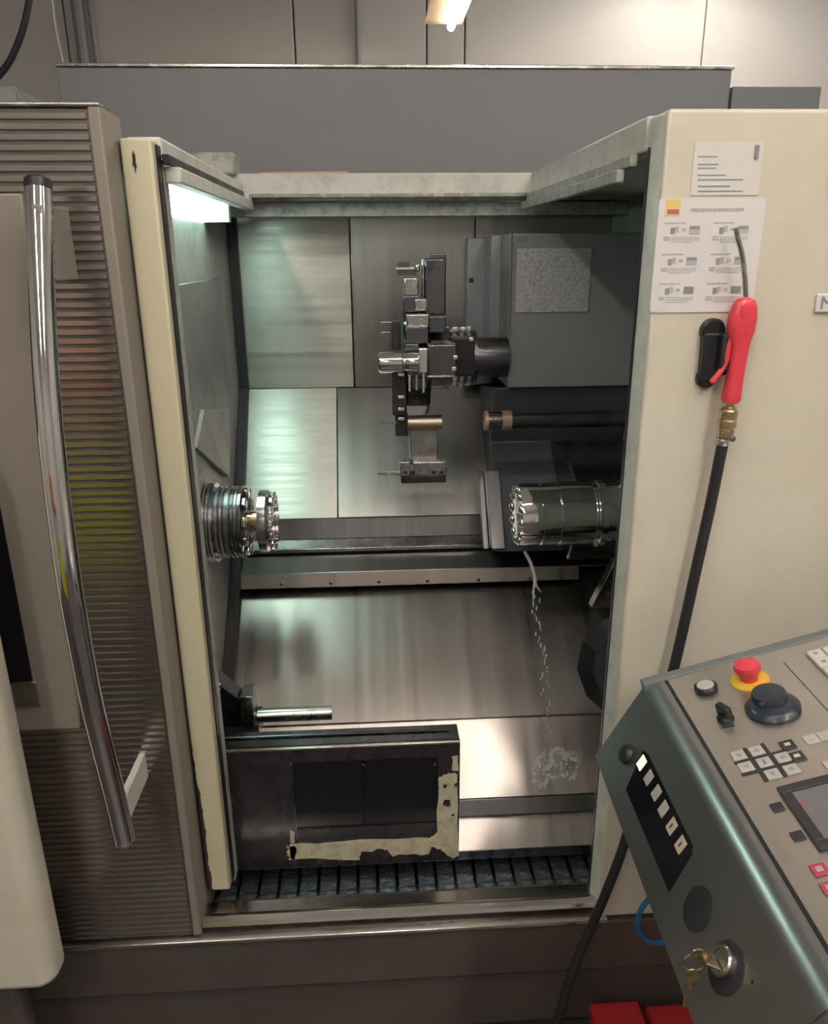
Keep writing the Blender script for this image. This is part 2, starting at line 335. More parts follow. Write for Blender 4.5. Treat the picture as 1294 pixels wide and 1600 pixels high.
strip('ledge_front', (893, 2.059), (916, 2.045), LX+.03, at(905, 900, 2.05).x, M_wet_v, .012, label='bright bolted front strip of the ledge')
strip('bed_cover', (922, 2.07), (1129, 1.755), LX, RX, M_wet_v, label='large lower slanted bed cover streaked with coolant', ext=.04)
for xx in (440, 517, 592, 668, 748, 828):
    p = at(xx, 910-(xx-560)*.022, 2.047)
    MB(axis_frame(p, (0, -1, .1))).lathe([(.005, -.004), (.005, .0015), (.003, .003)], 12).build('bolt', M_steeldk, lathe)
# floor sheets of the work space
strip('floor_sheet', (1128, 1.765), (1256, 1.62), LX, RX, M_wet_v, label='wet slanted floor sheet', ext=.03)
strip('floor_step', (1257, 1.619), (1284, 1.60), LX, RX, M_band, label='dark step under the floor sheet')
strip('floor_sheet', (1288, 1.615), (1338, 1.56), LX, RX, M_wet_v, label='narrow wet sheet above the chip conveyor', ext=.02)
strip('sheet_edge', (1338, 1.56), (1352, 1.558), LX, RX, M_steeldk)
# dark corner seal following the bed profile on the left
pr = [(340, 2.475), (606, 2.472), (808, 2.185), (922, 2.03), (1129, 1.74)]
P = [at(560, y, Y) for y, Y in pr]
mb = MB(); n = len(P)
for x0 in (LX+.002, LX+.03):
    mb.V += [Vector((x0, p.y-.012, p.z+.006)) for p in P] + [Vector((x0, p.y+.004, p.z-.004)) for p in P]
for i in range(n-1):
    mb.Fc += [(i, i+1, 2*n+i+1, 2*n+i), (i, n+i, n+i+1, i+1), (2*n+i, 2*n+i+1, 3*n+i+1, 3*n+i), (n+i, 3*n+i, 3*n+i+1, n+i+1)]
mb.Fc += [(0, 2*n, 3*n, n), (n-1, 2*n-1, 4*n-1, 3*n-1)]
mb.build('corner_seal', M_rubber, lathe, label='black rubber corner seal')
# sill and skirt
def yz(x, y, Y): p = at(x, y, Y); return (p.y, p.z)
zs = at(620, 1428, D).z
z14 = at(620, 1393, 1.40).z
sl = MB(); sl.xprism([(1.40, z14), (1.318, zs+.002), (1.305, zs-.003), (1.30, zs-.012), (1.31, zs-.016), (1.322, zs-.009), (1.40, z14-.010)], -.3925, .471)
sl.build('sill', M_sill, lathe, .0015, label='polished steel sill of the opening')
MB().box(-.3925, .471, 1.32, 1.36, zs-.05, zs-.004).build('sill_recess', M_sill, lathe)
sl = MB(); sl.xprism([(1.36, zs-.026), (1.305, zs-.034), (1.292, zs-.040), (1.290, zs-.046), (1.30, zs-.05), (1.36, zs-.044)], -1.5, .49)
sl.build('sill_lower_edge', M_sill, lathe, .001)
zk = at(620, 1530, D).z
MB().box(-1.5, 1.5, 1.297, 1.36, zk, zs-.05).build('skirt', M_skirt, lathe, .004, label='dark brown painted skirt')
MB().box(-1.5, 1.5, 1.31, 1.37, .012, zk-.002).build('plinth', M_skirt, lathe, .003)
MB().box(-1.5, 1.5, 1.37, 2.9, 0, .15).build('base', M_dark, lathe)
MB().box(-1.5, -.46, 1.40, 2.9, .15, 1.90).build('headstock_housing', M_cream, lathe, .01)
MB().box(.772, 1.5, 1.36, 2.9, .15, 1.868).build('tailstock_housing', M_cream, lathe, .01)
MB().box(-.46, .772, 2.525, 2.9, .15, 1.865).build('rear_housing', M_cream, lathe, .01)
# tall hood behind
hp = at(88, 101, 2.75); hq = at(1145, 103, 2.75)
MB().box(hp.x, hq.x, 2.75, 3.15, 1.9, hp.z-.006).build('hood', M_hood, lathe, .003, label='large flat grey hood behind the opening')
MB().box(hp.x-.005, hq.x+.005, 2.742, 3.16, hp.z-.006, hp.z+.004).build('hood_trim', M_steel, lathe, .002)
MB().box(hq.x+.01, 1.5, 2.75, 3.15, 1.9, at(1250, 135, 2.75).z).build('hood', M_hood, lathe, .003)
# lower guard plate at the right
g0, g1 = at(924, 950, 1.8), at(962, 876, 1.8)     # runs back to the right inner wall, below the counter spindle
mb = MB(YF).prism([(g0.x, g0.z), (RX+.002, g0.z), (RX+.002, g1.z), (g1.x, g1.z)], 1.8, 1.83); mb.build('guard_plate', M_steel, lathe, .001, label='small triangular grey guard plate')

# ================================================================== RIBBED DOOR
door = thing('sliding_door', 'ribbed steel sliding door with a long chrome handle, slid open to the left', 'door', (-.8, 1.33, .33))
DX = -.393; DB = zs-.026
MB().box(-1.45, DX-.004, D, D+.05, DB, ZT).build('door_sheet', M_groove, door, .003, label='steel door sheet')
MB().box(DX-.018, DX, D-.005, D+.098, DB, ZT+.001).build('edge_strip', M_doorpl, door, .003)
MB().box(-1.45, DX, D-.006, D+.05, ZT, ZT+.006).build('top_trim', M_steel, door, .002)
zp0 = at(100, 1135, D).z; zp1 = at(20, 303, D).z
def rib_mesh(name, L):
    mb = MB(); prof = [(0.002, -.0044), (-.0032, -.0037), (-.0032, .0037), (.002, .0044)]
    mb.xprism(prof, -L/2, L/2); me = mb.mesh(name, Vector((0, 0, 0))); me.materials.append(M_door); me.shade_smooth(); me.set_sharp_from_angle(angle=math.radians(50)); return me
xL, xM, xR = -1.44, -.575, DX-.021
long_ = rib_mesh('rib', xR-xL); short = rib_mesh('rib_short', xR-xM)
z = .345
while z < ZT-.006:
    if zp0-.004 < z < zp1+.004: place('rib', short, Vector(((xM+xR)/2, D, z)), door)
    else: place('rib', long_, Vector(((xL+xR)/2, D, z)), door)
    z += .0143
YF = Matrix(((1, 0, 0, 0), (0, 0, 1, 0), (0, 1, 0, 0), (0, 0, 0, 1)))
fp = at(38, 303, D); fq = at(128, 1135, D)
wx = -.640; wz0 = at(50, 1062, D).z
pl = MB(YF); pl.prism([(-1.45, zp0), (fq.x, zp0), (fp.x, zp1), (-1.45, zp1)], D-.0105, D-.001); pl.build('flat_panel', M_doorpl, door, .003, label='flat grey-brown door panel')
MB().box(-1.3, wx, D-.014, D-.0107, wz0, 1.72).build('window_pane', M_blackgl, door, .002, label='dark door window')
PB('latch_cover', M_door, door, 22, 1066, 60, 1105, D-.016, .005)
# handle
hx = -.469
hp_ = [(1.22, 1.818), (1.175, 1.672), (1.142, 1.55), (1.121, 1.425), (1.110, 1.30), (1.108, 1.203), (1.118, 1.023), (1.147, .83), (1.162, .714)]
def cr(ps, n=6):
    out = []
    for i in range(len(ps)-1):
        p0, p1, p2, p3 = (Vector(ps[max(i-1, 0)]), Vector(ps[i]), Vector(ps[i+1]), Vector(ps[min(i+2, len(ps)-1)]))
        for k in range(n):
            t = k/n; out.append(.5*((2*p1)+(p2-p0)*t+(2*p0-5*p1+4*p2-p3)*t*t+(3*p1-p0-3*p2+p3)*t**3))
    out.append(Vector(ps[-1])); return out
hpath = cr([(hx, y, z) for y, z in hp_])
hd = MB().tube(hpath, .0185, 28).build('handle', M_chrome, door, smooth=60, label='long bowed chrome tube handle')
def capm(p, d, L): return MB(axis_frame(p, d)).lathe([(.0187, -L), (.0187, L*.6), (.016, L)], 28)
capm(hpath[0], hpath[0]-hpath[1], .008).build('end_cap', M_black, hd)
capm(hpath[-1], hpath[-1]-hpath[-2], .004).build('end_cap', M_steel, hd)
for (z0, z1, y0) in ((1.685, 1.79, 1.19), (.745, .80, 1.165)):
    mb = MB(YF.copy()); 
    MB().prism([(y0, z0), (D, z0-.0), (D, z1), (y0, z1-.0)], hx-.003, hx+.010, Matrix(((0, 0, 1, 0), (1, 0, 0, 0), (0, 1, 0, 0), (0, 0, 0, 1)))).build('mount', M_doorpl if z0 > 1 else M_white, hd, .002)

# cream rounded cabinet in the left foreground
cx = -.630; zc = at(50, 1547, 1.135).z
t = thing('side_cabinet', 'cream cabinet with rounded corners standing before the ribbed door', 'cabinet', (-.9, 1.1, 0))
def rrect(x0, x1, y0, y1, r, n=8):
    out = []
    for cx_, cy_, a0 in ((x1-r, y1-r, 0), (x0+r, y1-r, 90), (x0+r, y0+r, 180), (x1-r, y0+r, 270)):
        out += [(cx_+r*math.cos(math.radians(a0+90*k/n)), cy_+r*math.sin(math.radians(a0+90*k/n))) for k in range(n+1)]
    return out
MB().prism(rrect(-1.3, cx, 1.13, 1.215, .035), zc, 1.45).build('shell', M_cream, t, .018, seg=5)
MB().prism(rrect(-1.26, cx-.08, 1.15, 1.20, .02), 0, zc+.01).build('base', M_skirt, t, .003)

# ================================================================== WORK LAMP
wl = thing('work_lamp', 'glowing greenish white work lamp under the left roof rail', 'lamp', (-.40, 1.8, 1.83))
MB().box(-.415, -.352, 1.58, 2.16, 1.852, 1.872).build('lamp_case', M_white, wl, .002)
lm = MB(); lm.xprism([(0, 0)], 0, 0) if False else None
lm.prism([(-.415, 1.800), (-.360, 1.850), (-.366, 1.853), (-.421+.006, 1.806)], 1.60, 2.14, Matrix(((1, 0, 0, 0), (0, 0, 1, 0), (0, 1, 0, 0), (0, 0, 0, 1)))).build('diffuser', M_work, wl)
MB().box(-.418, -.355, 2.141, 2.17, 1.80, 1.852).build('end_plate', M_white, wl, .002)

# ================================================================== SPINDLES
SY = 1.85
def xframe(px_, py_): p = at(px_, py_, SY); return p
pl_ = at(385, 815, SY); ax = Vector((pl_.x, SY, pl_.z)); s_ = (ax-EYE).dot(FW)/F
msp = thing('main_spindle', 'dark ringed main spindle with a shiny flange on its shaft, by the left wall', 'spindle', (LX+.05, SY, ax.z-.1))
def XL(px_): return at(px_, 815, SY).x
AF = axis_frame((0, SY, ax.z), (1, 0, 0))     # local z = world X
MB(AF).lathe([(.075, LX), (.098, LX+.0), (.098, LX+.024), (.088, LX+.0245), (.088, XL(384)), (.06, XL(386))], 40).build('body', M_steeldk, msp)
for k, (x0, x1, r) in enumerate([(297, 303, .101), (306, 311, .101), (314, 319, .1), (324, 331, .091), (336, 341, .0905), (346, 356, .091), (361, 365, .0905), (369, 374, .091), (377, 384, .0915)]):
    g0, g1 = [LX+.004+(q_-297)/(384-297)*(XL(384)-LX-.004) for q_ in (x0, x1)]
    MB(AF).lathe([(.07, g0), (r, g0+.0006), (r, g1-.0006), (.07, g1)], 40).build('ring', M_chrome if k % 2 == 0 else M_steel, msp)
for k in range(10):
    a_ = 2*math.pi*k/10; Mx = AF @ Matrix.Rotation(a_, 4, 'Z') @ Matrix.Translation((.073, 0, XL(386)))
    MB(Mx).box(-.013, .013, -.012, .012, -.002, .010).build('face_stud', M_chrome, msp, .003)
MB(AF).lathe([(.026, XL(384)), (.026, XL(410))], 28).build('shaft', M_brass, msp)
MB(AF).lathe([(.05, XL(407)), (.079, XL(408)), (.079, XL(420)), (.074, XL(424)), (.05, XL(425))], 40).build('flange', M_steel, msp, label='bright steel flange')
for k in range(14):
    a_ = 2*math.pi*k/14; Mx = AF @ Matrix.Rotation(a_, 4, 'Z') @ Matrix.Translation((.066, 0, XL(424)))
    MB(Mx).box(-.009, .008, -.009, .009, 0, .012).build('flange_tooth', M_chrome, msp, .003)
# counter spindle
csp = thing('counter_spindle', 'polished counter spindle on the right, wet with coolant', 'spindle', (.5, SY, ax.z-.1))
MB(AF).lathe([(.05, XL(806)), (.078, XL(808)), (.081, XL(814)), (.081, XL(838)), (.079, XL(839)), (.079, XL(840)), (.081, XL(841)), (.081, XL(866)), (.079, XL(867)), (.079, XL(868)), (.082, XL(869)), (.082, XL(918)), (.076, XL(921)), (.076, XL(924)), (.088, XL(927)), (.088, XL(936)), (.079, XL(938)), (.079, XL(958)), (.084, XL(960)), (.084, RX-.001)], 48).build('barrel', M_chrome, csp, label='polished barrel')
MB(AF).lathe([(.09, XL(926)), (.105, XL(934)), (.13, XL(985)), (.13, RX-.002)], 40, ph=.5).build('nose_guard', M_steeldk, csp) if False else None
for k in range(12):
    a_ = 2*math.pi*k/12; Mx = AF @ Matrix.Rotation(a_, 4, 'Z') @ Matrix.Translation((.066, 0, XL(807)))
    MB(Mx).ell((0, 0, 0), (.012, .013, .008)).build('jaw_tip', M_chrome, csp)
S1, S2, S3 = [(p_.y, p_.z) for p_ in (at(800, 690, 2.22), at(800, 760, 2.10), at(800, 862, 2.0))]   # front of the saddle it is bolted to
hs = MB(); hs.xprism([(1.88, ax.z-.06), (1.88, ax.z+.05), (2.06, S1[1]+.03), (S1[0]+.001, S1[1]), (S2[0]+.001, S2[1]), (S3[0]+.001, S3[1]), (1.95, S3[1]-.01)], XL(905), RX-.002); hs.build('housing', M_steeldk, csp, .006)

# ================================================================== CARRIAGE (upper right) AND TURRET
car = thing('turret_carriage', 'grey carriage cover with an instruction plate, at the upper right of the work space', 'machine part', (.5, 2.3, 1.0))
xc = at(797, 470, 2.12).x
zc0, zc1 = at(797, 606, 2.12).z, at(797, 365, 2.12).z
MB().box(xc, RX-.002, 2.12, 2.47, zc0, zc1).build('cover', M_hood, car, .003, label='large grey carriage cover')
MB().box(at(764, 480, 2.3).x, xc, 2.28, 2.47, at(760, 585, 2.3).z, at(760, 368, 2.3).z).build('side_step', M_hood, car, .002)
MB().box(at(729, 480, 2.44).x, at(770, 480, 2.44).x, 2.42, 2.47, at(745, 600, 2.42).z, at(745, 372, 2.42).z).build('side_plate', M_hood, car, .002)
MB().box(xc-.003, xc+.001, 2.114, 2.121, at(797, 530, 2.12).z, zc1).build('corner_edge', M_chrome, car)
def plate_print():
    m = bpy.data.materials.new('plate_print'); m.use_nodes = True; N = m.node_tree.nodes; L = m.node_tree.links; b_ = N['Principled BSDF']
    tc_ = N.new('ShaderNodeTexCoord'); br = N.new('ShaderNodeTexBrick'); br.inputs['Scale'].default_value = 42; br.inputs['Mortar Size'].default_value = .03
    br.inputs['Color1'].default_value = (.40, .41, .42, 1); br.inputs['Color2'].default_value = (.30, .31, .33, 1); br.inputs['Mortar'].default_value = (.20, .21, .23, 1); br.inputs['Row Height'].default_value = .5; br.inputs['Brick Width'].default_value = .6
    mp_ = N.new('ShaderNodeMapping'); mp_.inputs['Rotation'].default_value = (math.pi/2, 0, 0); L.new(tc_.outputs['Object'], mp_.inputs[0]); L.new(mp_.outputs[0], br.inputs[0])
    n_ = N.new('ShaderNodeTexNoise'); n_.inputs['Scale'].default_value = 130; n_.inputs['Detail'].default_value = 3; L.new(tc_.outputs['Object'], n_.inputs['Vector'])
    r_ = N.new('ShaderNodeMapRange'); r_.inputs[1].default_value = .35; r_.inputs[2].default_value = .62; L.new(n_.outputs[0], r_.inputs[0])
    x_ = N.new('ShaderNodeMix'); x_.data_type = 'RGBA'; L.new(r_.outputs[0], x_.inputs[0]); L.new(br.outputs[0], x_.inputs[6]); x_.inputs[7].default_value = (.46, .47, .48, 1)
    L.new(x_.outputs[2], b_.inputs['Base Color']); b_.inputs['Roughness'].default_value = .45
    return m
M_plate = plate_print()
ip = PB('instruction_plate', M_plate, car, 807, 388, 922, 488, 2.116, .004, bevel=.001, label='grey instruction plate full of small drawings')
for xx in (812, 821): PB('plate_mark', M_wallin2, car, xx-3, 371, xx+3, 378, 2.119, .002, bevel=0)
S1, S2, S3 = yz(800, 690, 2.22), yz(800, 760, 2.10), yz(800, 862, 2.0)
bk = [(at(560, y_, Y_).y-.001, at(560, y_, Y_).z+.001) for y_, Y_ in ((866, 2.13), (857, 2.128), (841, 2.183), (808, 2.19), (606, 2.469))]
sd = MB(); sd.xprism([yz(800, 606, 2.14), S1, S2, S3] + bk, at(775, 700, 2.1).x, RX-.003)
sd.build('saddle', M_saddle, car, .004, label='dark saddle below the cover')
bar = MB(); pa = at(762, 657, 2.0); bar.tube([(pa.x, 2.0, pa.z), (RX-.004, 2.0, pa.z)], .023, 24).build('guide_bar', M_steeldk, car)
for x0, x1, m_ in ((757, 762, M_copper), (784, 798, M_copper)):  # brown collar colour stands in for flare tint on the metal
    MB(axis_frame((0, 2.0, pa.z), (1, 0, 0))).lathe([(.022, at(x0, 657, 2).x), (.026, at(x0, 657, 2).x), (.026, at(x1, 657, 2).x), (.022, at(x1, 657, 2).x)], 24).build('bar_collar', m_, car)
for x0, x1, Y0 in ((757, 766, 2.03), (770, 792, 1.98)):
    pa0, pa1 = at(x0, 860, Y0), at(x1, 742, Y0+.12)
    bx = MB(); bx.xprism([yz(x0, 858, Y0), yz(x0, 735, Y0+.14), (Y0+.17, pa1.z), (Y0+.03, pa0.z-.0)], at(x0, 800, Y0).x, at(x1, 800, Y0).x)
    bx.build('way_wiper', M_band, car, .002)
PB('pivot_bolt', M_black, car, 733, 434, 740, 442, 2.418, .003)

tur = thing('tool_turret', 'dark steel tool turret crowded with tool holders, before the rear panel', 'turret', (.1, 2.15, 1.2))
TY = 2.15; tc = at(650, 560, TY)
TF = axis_frame((0, TY, tc.z), (1, 0, 0))
def TX(x): return at(x, 560, TY).x
MB(TF).lathe([(.10, TX(628)), (.150, TX(629)), (.158, TX(634)), (.158, TX(662)), (.150, TX(668)), (.08, TX(669))], 12, ph=.5).build('disc', M_steeldk, tur, smooth=20, label='twelve-sided turret disc')
MB(TF).lathe([(.05, TX(668)), (.085, TX(669)), (.085, TX(700)), (.075, TX(702)), (.075, TX(742)), (.05, TX(743))], 32).build('hub', M_steeldk, tur)
for x0, x1, r in ((704, 711, .080), (715, 721, .082), (726, 733, .079)):
    MB(TF).lathe([(.06, TX(x0)), (r, TX(x0)+.001), (r, TX(x1)-.001), (.06, TX(x1))], 32).build('hub_ring', M_chrome, tur)
MB(TF).lathe([(.03, TX(741)), (.055, TX(742)), (.055, xc)], 24).build('arbor', M_steeldk, tur)
def tbox(name, mt, x0, y0, x1, y1, Y, dep, bev=.003): return PB(name, mt, tur, x0, y0, x1, y1, Y, dep, bevel=bev)
th = tbox('tool_holder', M_steeldk, 664, 404, 697, 492, 2.06, .12, .004); tbox('holder_cap', M_steeldk, 675, 396, 697, 405, 2.08, .08)
tbox('holder_plate', M_steel, 659, 404, 664, 465, 2.07, .10)
tbox('tool_holder', M_steel, 632, 434, 654, 462, 2.03, .09); tbox('tool_holder', M_steeldk, 630, 462, 656, 488, 2.02, .1); tbox('holder_plate', M_steel, 649, 467, 668, 486, 2.01, .05)
tbox('tool_bit', M_steeldk, 621, 409, 640, 418, 2.05, .05, .001); tbox('tool_bit', M_chrome, 619, 418, 648, 422, 2.045, .05, .001); tbox('tool_bit', M_steeldk, 621, 422, 650, 430, 2.05, .05, .001); tbox('holder_screw', M_chrome, 650, 413, 656, 424, 2.04, .03)
tbox('tool_holder', M_steel, 636, 491, 671, 512, 1.985, .08); tbox('tool_holder', M_steeldk, 634, 512, 670, 537, 1.975, .09); tbox('holder_plate', M_steeldk, 670, 494, 697, 520, 2.0, .08)
tbox('holder_edge', M_steel, 635, 509, 669, 513, 1.972, .01, .001)
tbox('tool_holder', M_black, 612, 503, 626, 546, 2.02, .06); 
for yy in (504, 520): MB().tube([at(595, yy, 2.04), at(612, yy, 2.04)], .0035, 8).build('tool_pin', M_steeldk, tur)
tbox('tool_holder', M_steeldk, 633, 537, 655, 549, 1.975, .09)
# shiny driven tool pointing left
pz = at(640, 566, 1.95)
DF = axis_frame((0, 1.95, pz.z), (1, 0, 0))
def dX(x): return at(x, 566, 1.95).x
MB(DF).lathe([(.016, dX(590)), (.024, dX(592)), (.026, dX(596)), (.026, dX(628)), (.022, dX(630)), (.022, dX(633)), (.024, dX(635)), (.024, dX(656))], 28).build('driven_tool', M_chrome, tur, label='shiny cylindrical driven tool')
tbox('tool_collar', M_chrome, 654, 544, 669, 583, 1.925, .05); tbox('gear_box', M_steeldk, 669, 538, 714, 589, 1.92, .09, .004)
tbox('gear_box_edge', M_steel, 668, 587, 710, 590, 1.918, .01, .001); tbox('sensor', M_black, 705, 528, 742, 588, 1.99, .06)
for xx, yy in ((712, 514), (724, 514), (733, 513), (737, 530), (712, 558), (710, 576)): tbox('bright_bolt', M_chrome, xx-4, yy-3, xx+4, yy+4, 1.985 if yy < 540 else 1.918, .012, .002)
for xx, y0, y1 in ((640, 585, 612), (651, 585, 610), (662, 583, 614)): tbox('coolant_nozzle', M_chrome if xx != 651 else M_steel, xx-2, y0, xx+2, y1, 1.96, .02, .001)
tbox('lower_holder', M_steeldk, 643, 590, 668, 608, 1.99, .06)
tbox('side_plate', M_dark, 613, 580, 636, 650, 2.0, .05, .004); tbox('side_plate', M_dark, 618, 648, 638, 682, 2.01, .05, .004)
for yy in (586, 621, 640, 655): tbox('bright_bolt', M_chrome, 622, yy-3, 632, yy+2, 1.995, .01, .001)
MB().tube([at(595, 661, 2.0), at(620, 661, 2.0)], .003, 8).build('tool_pin', M_steeldk, tur)
# boom with a probe
pz = at(660, 661, 1.97)
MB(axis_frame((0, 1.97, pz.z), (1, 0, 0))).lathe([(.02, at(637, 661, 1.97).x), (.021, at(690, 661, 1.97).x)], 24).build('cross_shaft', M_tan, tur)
tbox('boom', M_steel, 641, 668, 684, 726, 1.965, .05, .003)
tbox('probe_block', M_steel, 646, 722, 698, 744, 1.935, .06, .002); tbox('probe_block', M_steel, 625, 722, 641, 744, 1.935, .06, .002)
tbox('probe_base', M_dark, 627, 744, 697, 755, 1.94, .06, .003)
for xx in (634, 646, 678, 690): 
    p = at(xx, 738, 1.934); MB(axis_frame(p, (0, -1, 0))).lathe([(.0045, -.001), (.0045, .001)], 12).build('screw', M_black, tur)
MB().tube([at(590, 739, 1.95), at(614, 739, 1.95), at(625, 739, 1.95)], [.0045, .0045, .007], 10).build('probe_pin', M_steel, tur)

# lower turret (black, faceted) at the right edge
lt = thing('lower_turret', 'black faceted lower turret half hidden behind the right jamb', 'turret', (.52, 1.5, .7))
lc = at(992, 1045, 1.50); LS = Matrix.Scale(1.50/1.72, 4); LF = axis_frame(lc, (-.35, -1, .28))
MB(LF @ LS).lathe([(.10, -.12), (.145, -.10), (.148, -.01), (.106, .022), (.10, .022)], 12, ph=.3).build('disc', M_black, lt, smooth=15)
MB(LF @ LS).lathe([(.09, .0), (.1005, .024), (.02, .026)], 36).build('face', M_rubber, lt)
MB(axis_frame((0, lc.y+.06, lc.z), (1, 0, 0))).lathe([(.05, lc.x), (.05, RX+.001)], 24).build('mounting_hub', M_black, lt)
for (xx, yy) in ((950, 1000), (952, 1055)):
    rl = ray(xx, yy); nl = LF.to_3x3() @ Vector((0, 0, 1)); p = EYE + rl*((lc+nl*.0225-EYE).dot(nl)/rl.dot(nl)); pts_ = [p + LF.to_3x3() @ Vector((.028*math.cos(a_), .028*math.sin(a_), 0)) for a_ in [math.radians(200+k*14) for k in range(9)]]
    MB().tube(pts_, .0016, 6).build('bore_rim', M_chrome, lt)

# ================================================================== PARTS CATCHER + PICK-UP ARM + CONVEYOR
PY = 1.46
pc = thing('parts_catcher', 'black oily parts catcher box with flaking cream paint', 'box', (-.08, PY, .33))
pz1 = at(530, 1167, PY).z; pz0 = at(530, 1352, PY).z; pxl = -.36; pxr = at(718, 1250, PY).x
fw = [at(457, 1192, PY), at(684, 1312, PY)]; wx0, wz1, wx1, wz0_ = fw[0].x, fw[0].z, fw[1].x, fw[1].z
fr = MB(); fr.box(pxl, wx0, PY, PY+.012, pz0, pz1); fr.box(wx1, pxr, PY, PY+.012, pz0, pz1); fr.box(wx0, wx1, PY, PY+.012, wz1, pz1); fr.box(wx0, wx1, PY, PY+.012, pz0, wz0_)
fr.build('front_frame', M_dark, pc)
xm = at(568, 1250, PY).x
for a_, b_ in ((wx0, xm-.001), (xm+.001, wx1)): MB().box(a_, b_, PY+.006, PY+.010, wz0_, wz1).build('window_pane', M_blackgl, pc)
MB().box(wx0, wx1, PY+.001, PY+.006, wz0_, wz0_+.045).build('pane_sill', M_dark, pc)
for dx in (wx0-.002, wx1): MB().box(dx, dx+.002, PY-.0015, PY, wz0_, wz1).build('window_trim', M_steeldk, pc)
MB().box(wx0, wx1, PY-.0015, PY, wz1, wz1+.002).build('window_trim', M_steeldk, pc)
MB().box(pxl, pxr, PY+.013, PY+.068, pz0+.01, pz1-.004).build('tray', M_dark, pc)
MB().box(pxl, pxr, PY-.004, PY+.004, pz1-.002, pz1+.004).build('top_edge', M_sill, pc, .0015, label='bright bare upper edge')
MB().box(pxl, pxr, PY+.005, PY+.07, pz1-.004, pz1).build('lid', M_steeldk, pc, .001)
MB().tube([(pxl, PY+.045, pz1+.003), (pxr-.02, PY+.045, pz1+.003)], .003, 8).build('lid_rod', M_steeldk, pc)
for xx in (455, 568, 680): 
    p = at(xx, 1194, PY); MB(axis_frame(p, (0, -1, 0))).lathe([(.0035, -.002), (.003, .002)], 10).build('screw', M_steel, pc)
def flake(pts, jit, name='paint_patch', sub=7):
    out = []
    for i in range(len(pts)):
        p, q_ = pts[i], pts[(i+1) % len(pts)]
        for k in range(sub): out.append((p[0]+(q_[0]-p[0])*k/sub+random.uniform(-jit, jit), p[1]+(q_[1]-p[1])*k/sub+random.uniform(-jit, jit)))
    w_ = [at(x, y, PY) for x, y in out]
    return MB(YF).prism([(v.x, v.z) for v in w_], PY-.0016, PY+.001).build(name, M_flake, pc, smooth=0, label='flaked patch of old cream paint')
flake([(452, 1320), (560, 1314), (672, 1309), (684, 1300), (684, 1215), (697, 1208), (716, 1209), (716, 1336), (708, 1342), (690, 1328), (676, 1322), (672, 1334), (612, 1336), (604, 1326), (566, 1330), (560, 1342), (452, 1342)], 2.0, sub=5)
flake([(448, 1322), (462, 1320), (462, 1344), (450, 1338)], 2.2, sub=4)
flake([(453, 1298), (460, 1298), (461, 1316), (454, 1316)], 1.2, sub=4)
flake([(707, 1182), (716, 1180), (716, 1204), (706, 1203)], 1.2, sub=4)
for xx, yy, r in ((695, 1228, 4), (713, 1226, 4), (698, 1254, 8), (708, 1273, 3), (598, 1332, 4)):
    p = at(xx, yy, PY-.001); q_ = []
    for k in range(14): rr = r*1.25/1000*random.uniform(.75, 1.15); q_.append((p.x+rr*math.cos(k*.449), p.z+rr*math.sin(k*.449)))
    MB(YF).prism(q_, PY-.0024, PY-.0012).build('paint_hole', M_dark, pc)

pa = thing('pickup_arm', 'dark pick-up arm with a polished horizontal shaft, above the parts catcher', 'arm', (-.3, 1.62, .62))
AY = 1.62
p0, p1 = at(398, 1118, AY), at(519, 1113, AY); p1.z = p0.z; p1.y = AY
MB().tube([p0, p1], .017, 24).build('shaft', M_steel, pa, label='polished steel shaft')
MB(axis_frame(p0, (1, 0, 0))).lathe([(.012, -.005), (.023, -.004), (.023, .006), (.018, .008)], 24).build('collar', M_steeldk, pa)
PB('end_block', M_steel, pa, 377, 1089, 396, 1135, AY-.03, .06)
mb = MB(YF); mb.prism([(v.x, v.z) for v in [at(316, 1050, AY-.01), at(338, 1060, AY-.01), at(380, 1092, AY-.01), at(378, 1134, AY-.01), at(318, 1134, AY-.01)]], AY-.02, AY+.03); mb.build('bracket', M_steeldk, pa, .003)
PB('clamp', M_wallin2, pa, 312, 1048, 332, 1105, AY-.045, .03)
for yy in (1070, 1076, 1092, 1098):
    p = at(338+(yy % 3)*2, yy, AY-.021); MB(axis_frame(p, (0, -1, 0))).lathe([(.006, -.001), (.006, .004), (.004, .006)], 14).build('bolt', M_chrome, pa)
PB('base_block', M_dark, pa, 318, 1134, 405, 1160, AY-.02, .08)

cv = thing('chip_conveyor', 'wet hinged steel chip conveyor belt at the bottom of the work space', 'conveyor', (.08, 1.52, .15))
zv = at(600, 1375, 1.54).z
x = LX+.012
pm = MB(); pm.xprism([(-.10, -.004), (.10, -.004), (.10, .002), (-.10, .002)], -.0225, .0225); pme = pm.mesh('plate', Vector((0, 0, 0))); pme.materials.append(M_belt)
hm = MB().tube([(0, -.10, 0), (0, .10, 0)], .0045, 10); hme = hm.mesh('hinge_rod', Vector((0, 0, 0))); hme.materials.append(M_steeldk); hme.shade_smooth()
while x < RX-.05:
    pp = place('plate', pme, Vector((x+.024, 1.515, zv+random.uniform(-.002, .002))), cv, .001); place('hinge_rod', hme, Vector((x, 1.515, zv+.001)), cv); x += .049
MB().box(LX+.004, RX-.004, 1.41, 1.63, .152, zv-.012).build('trough', M_dark, cv)

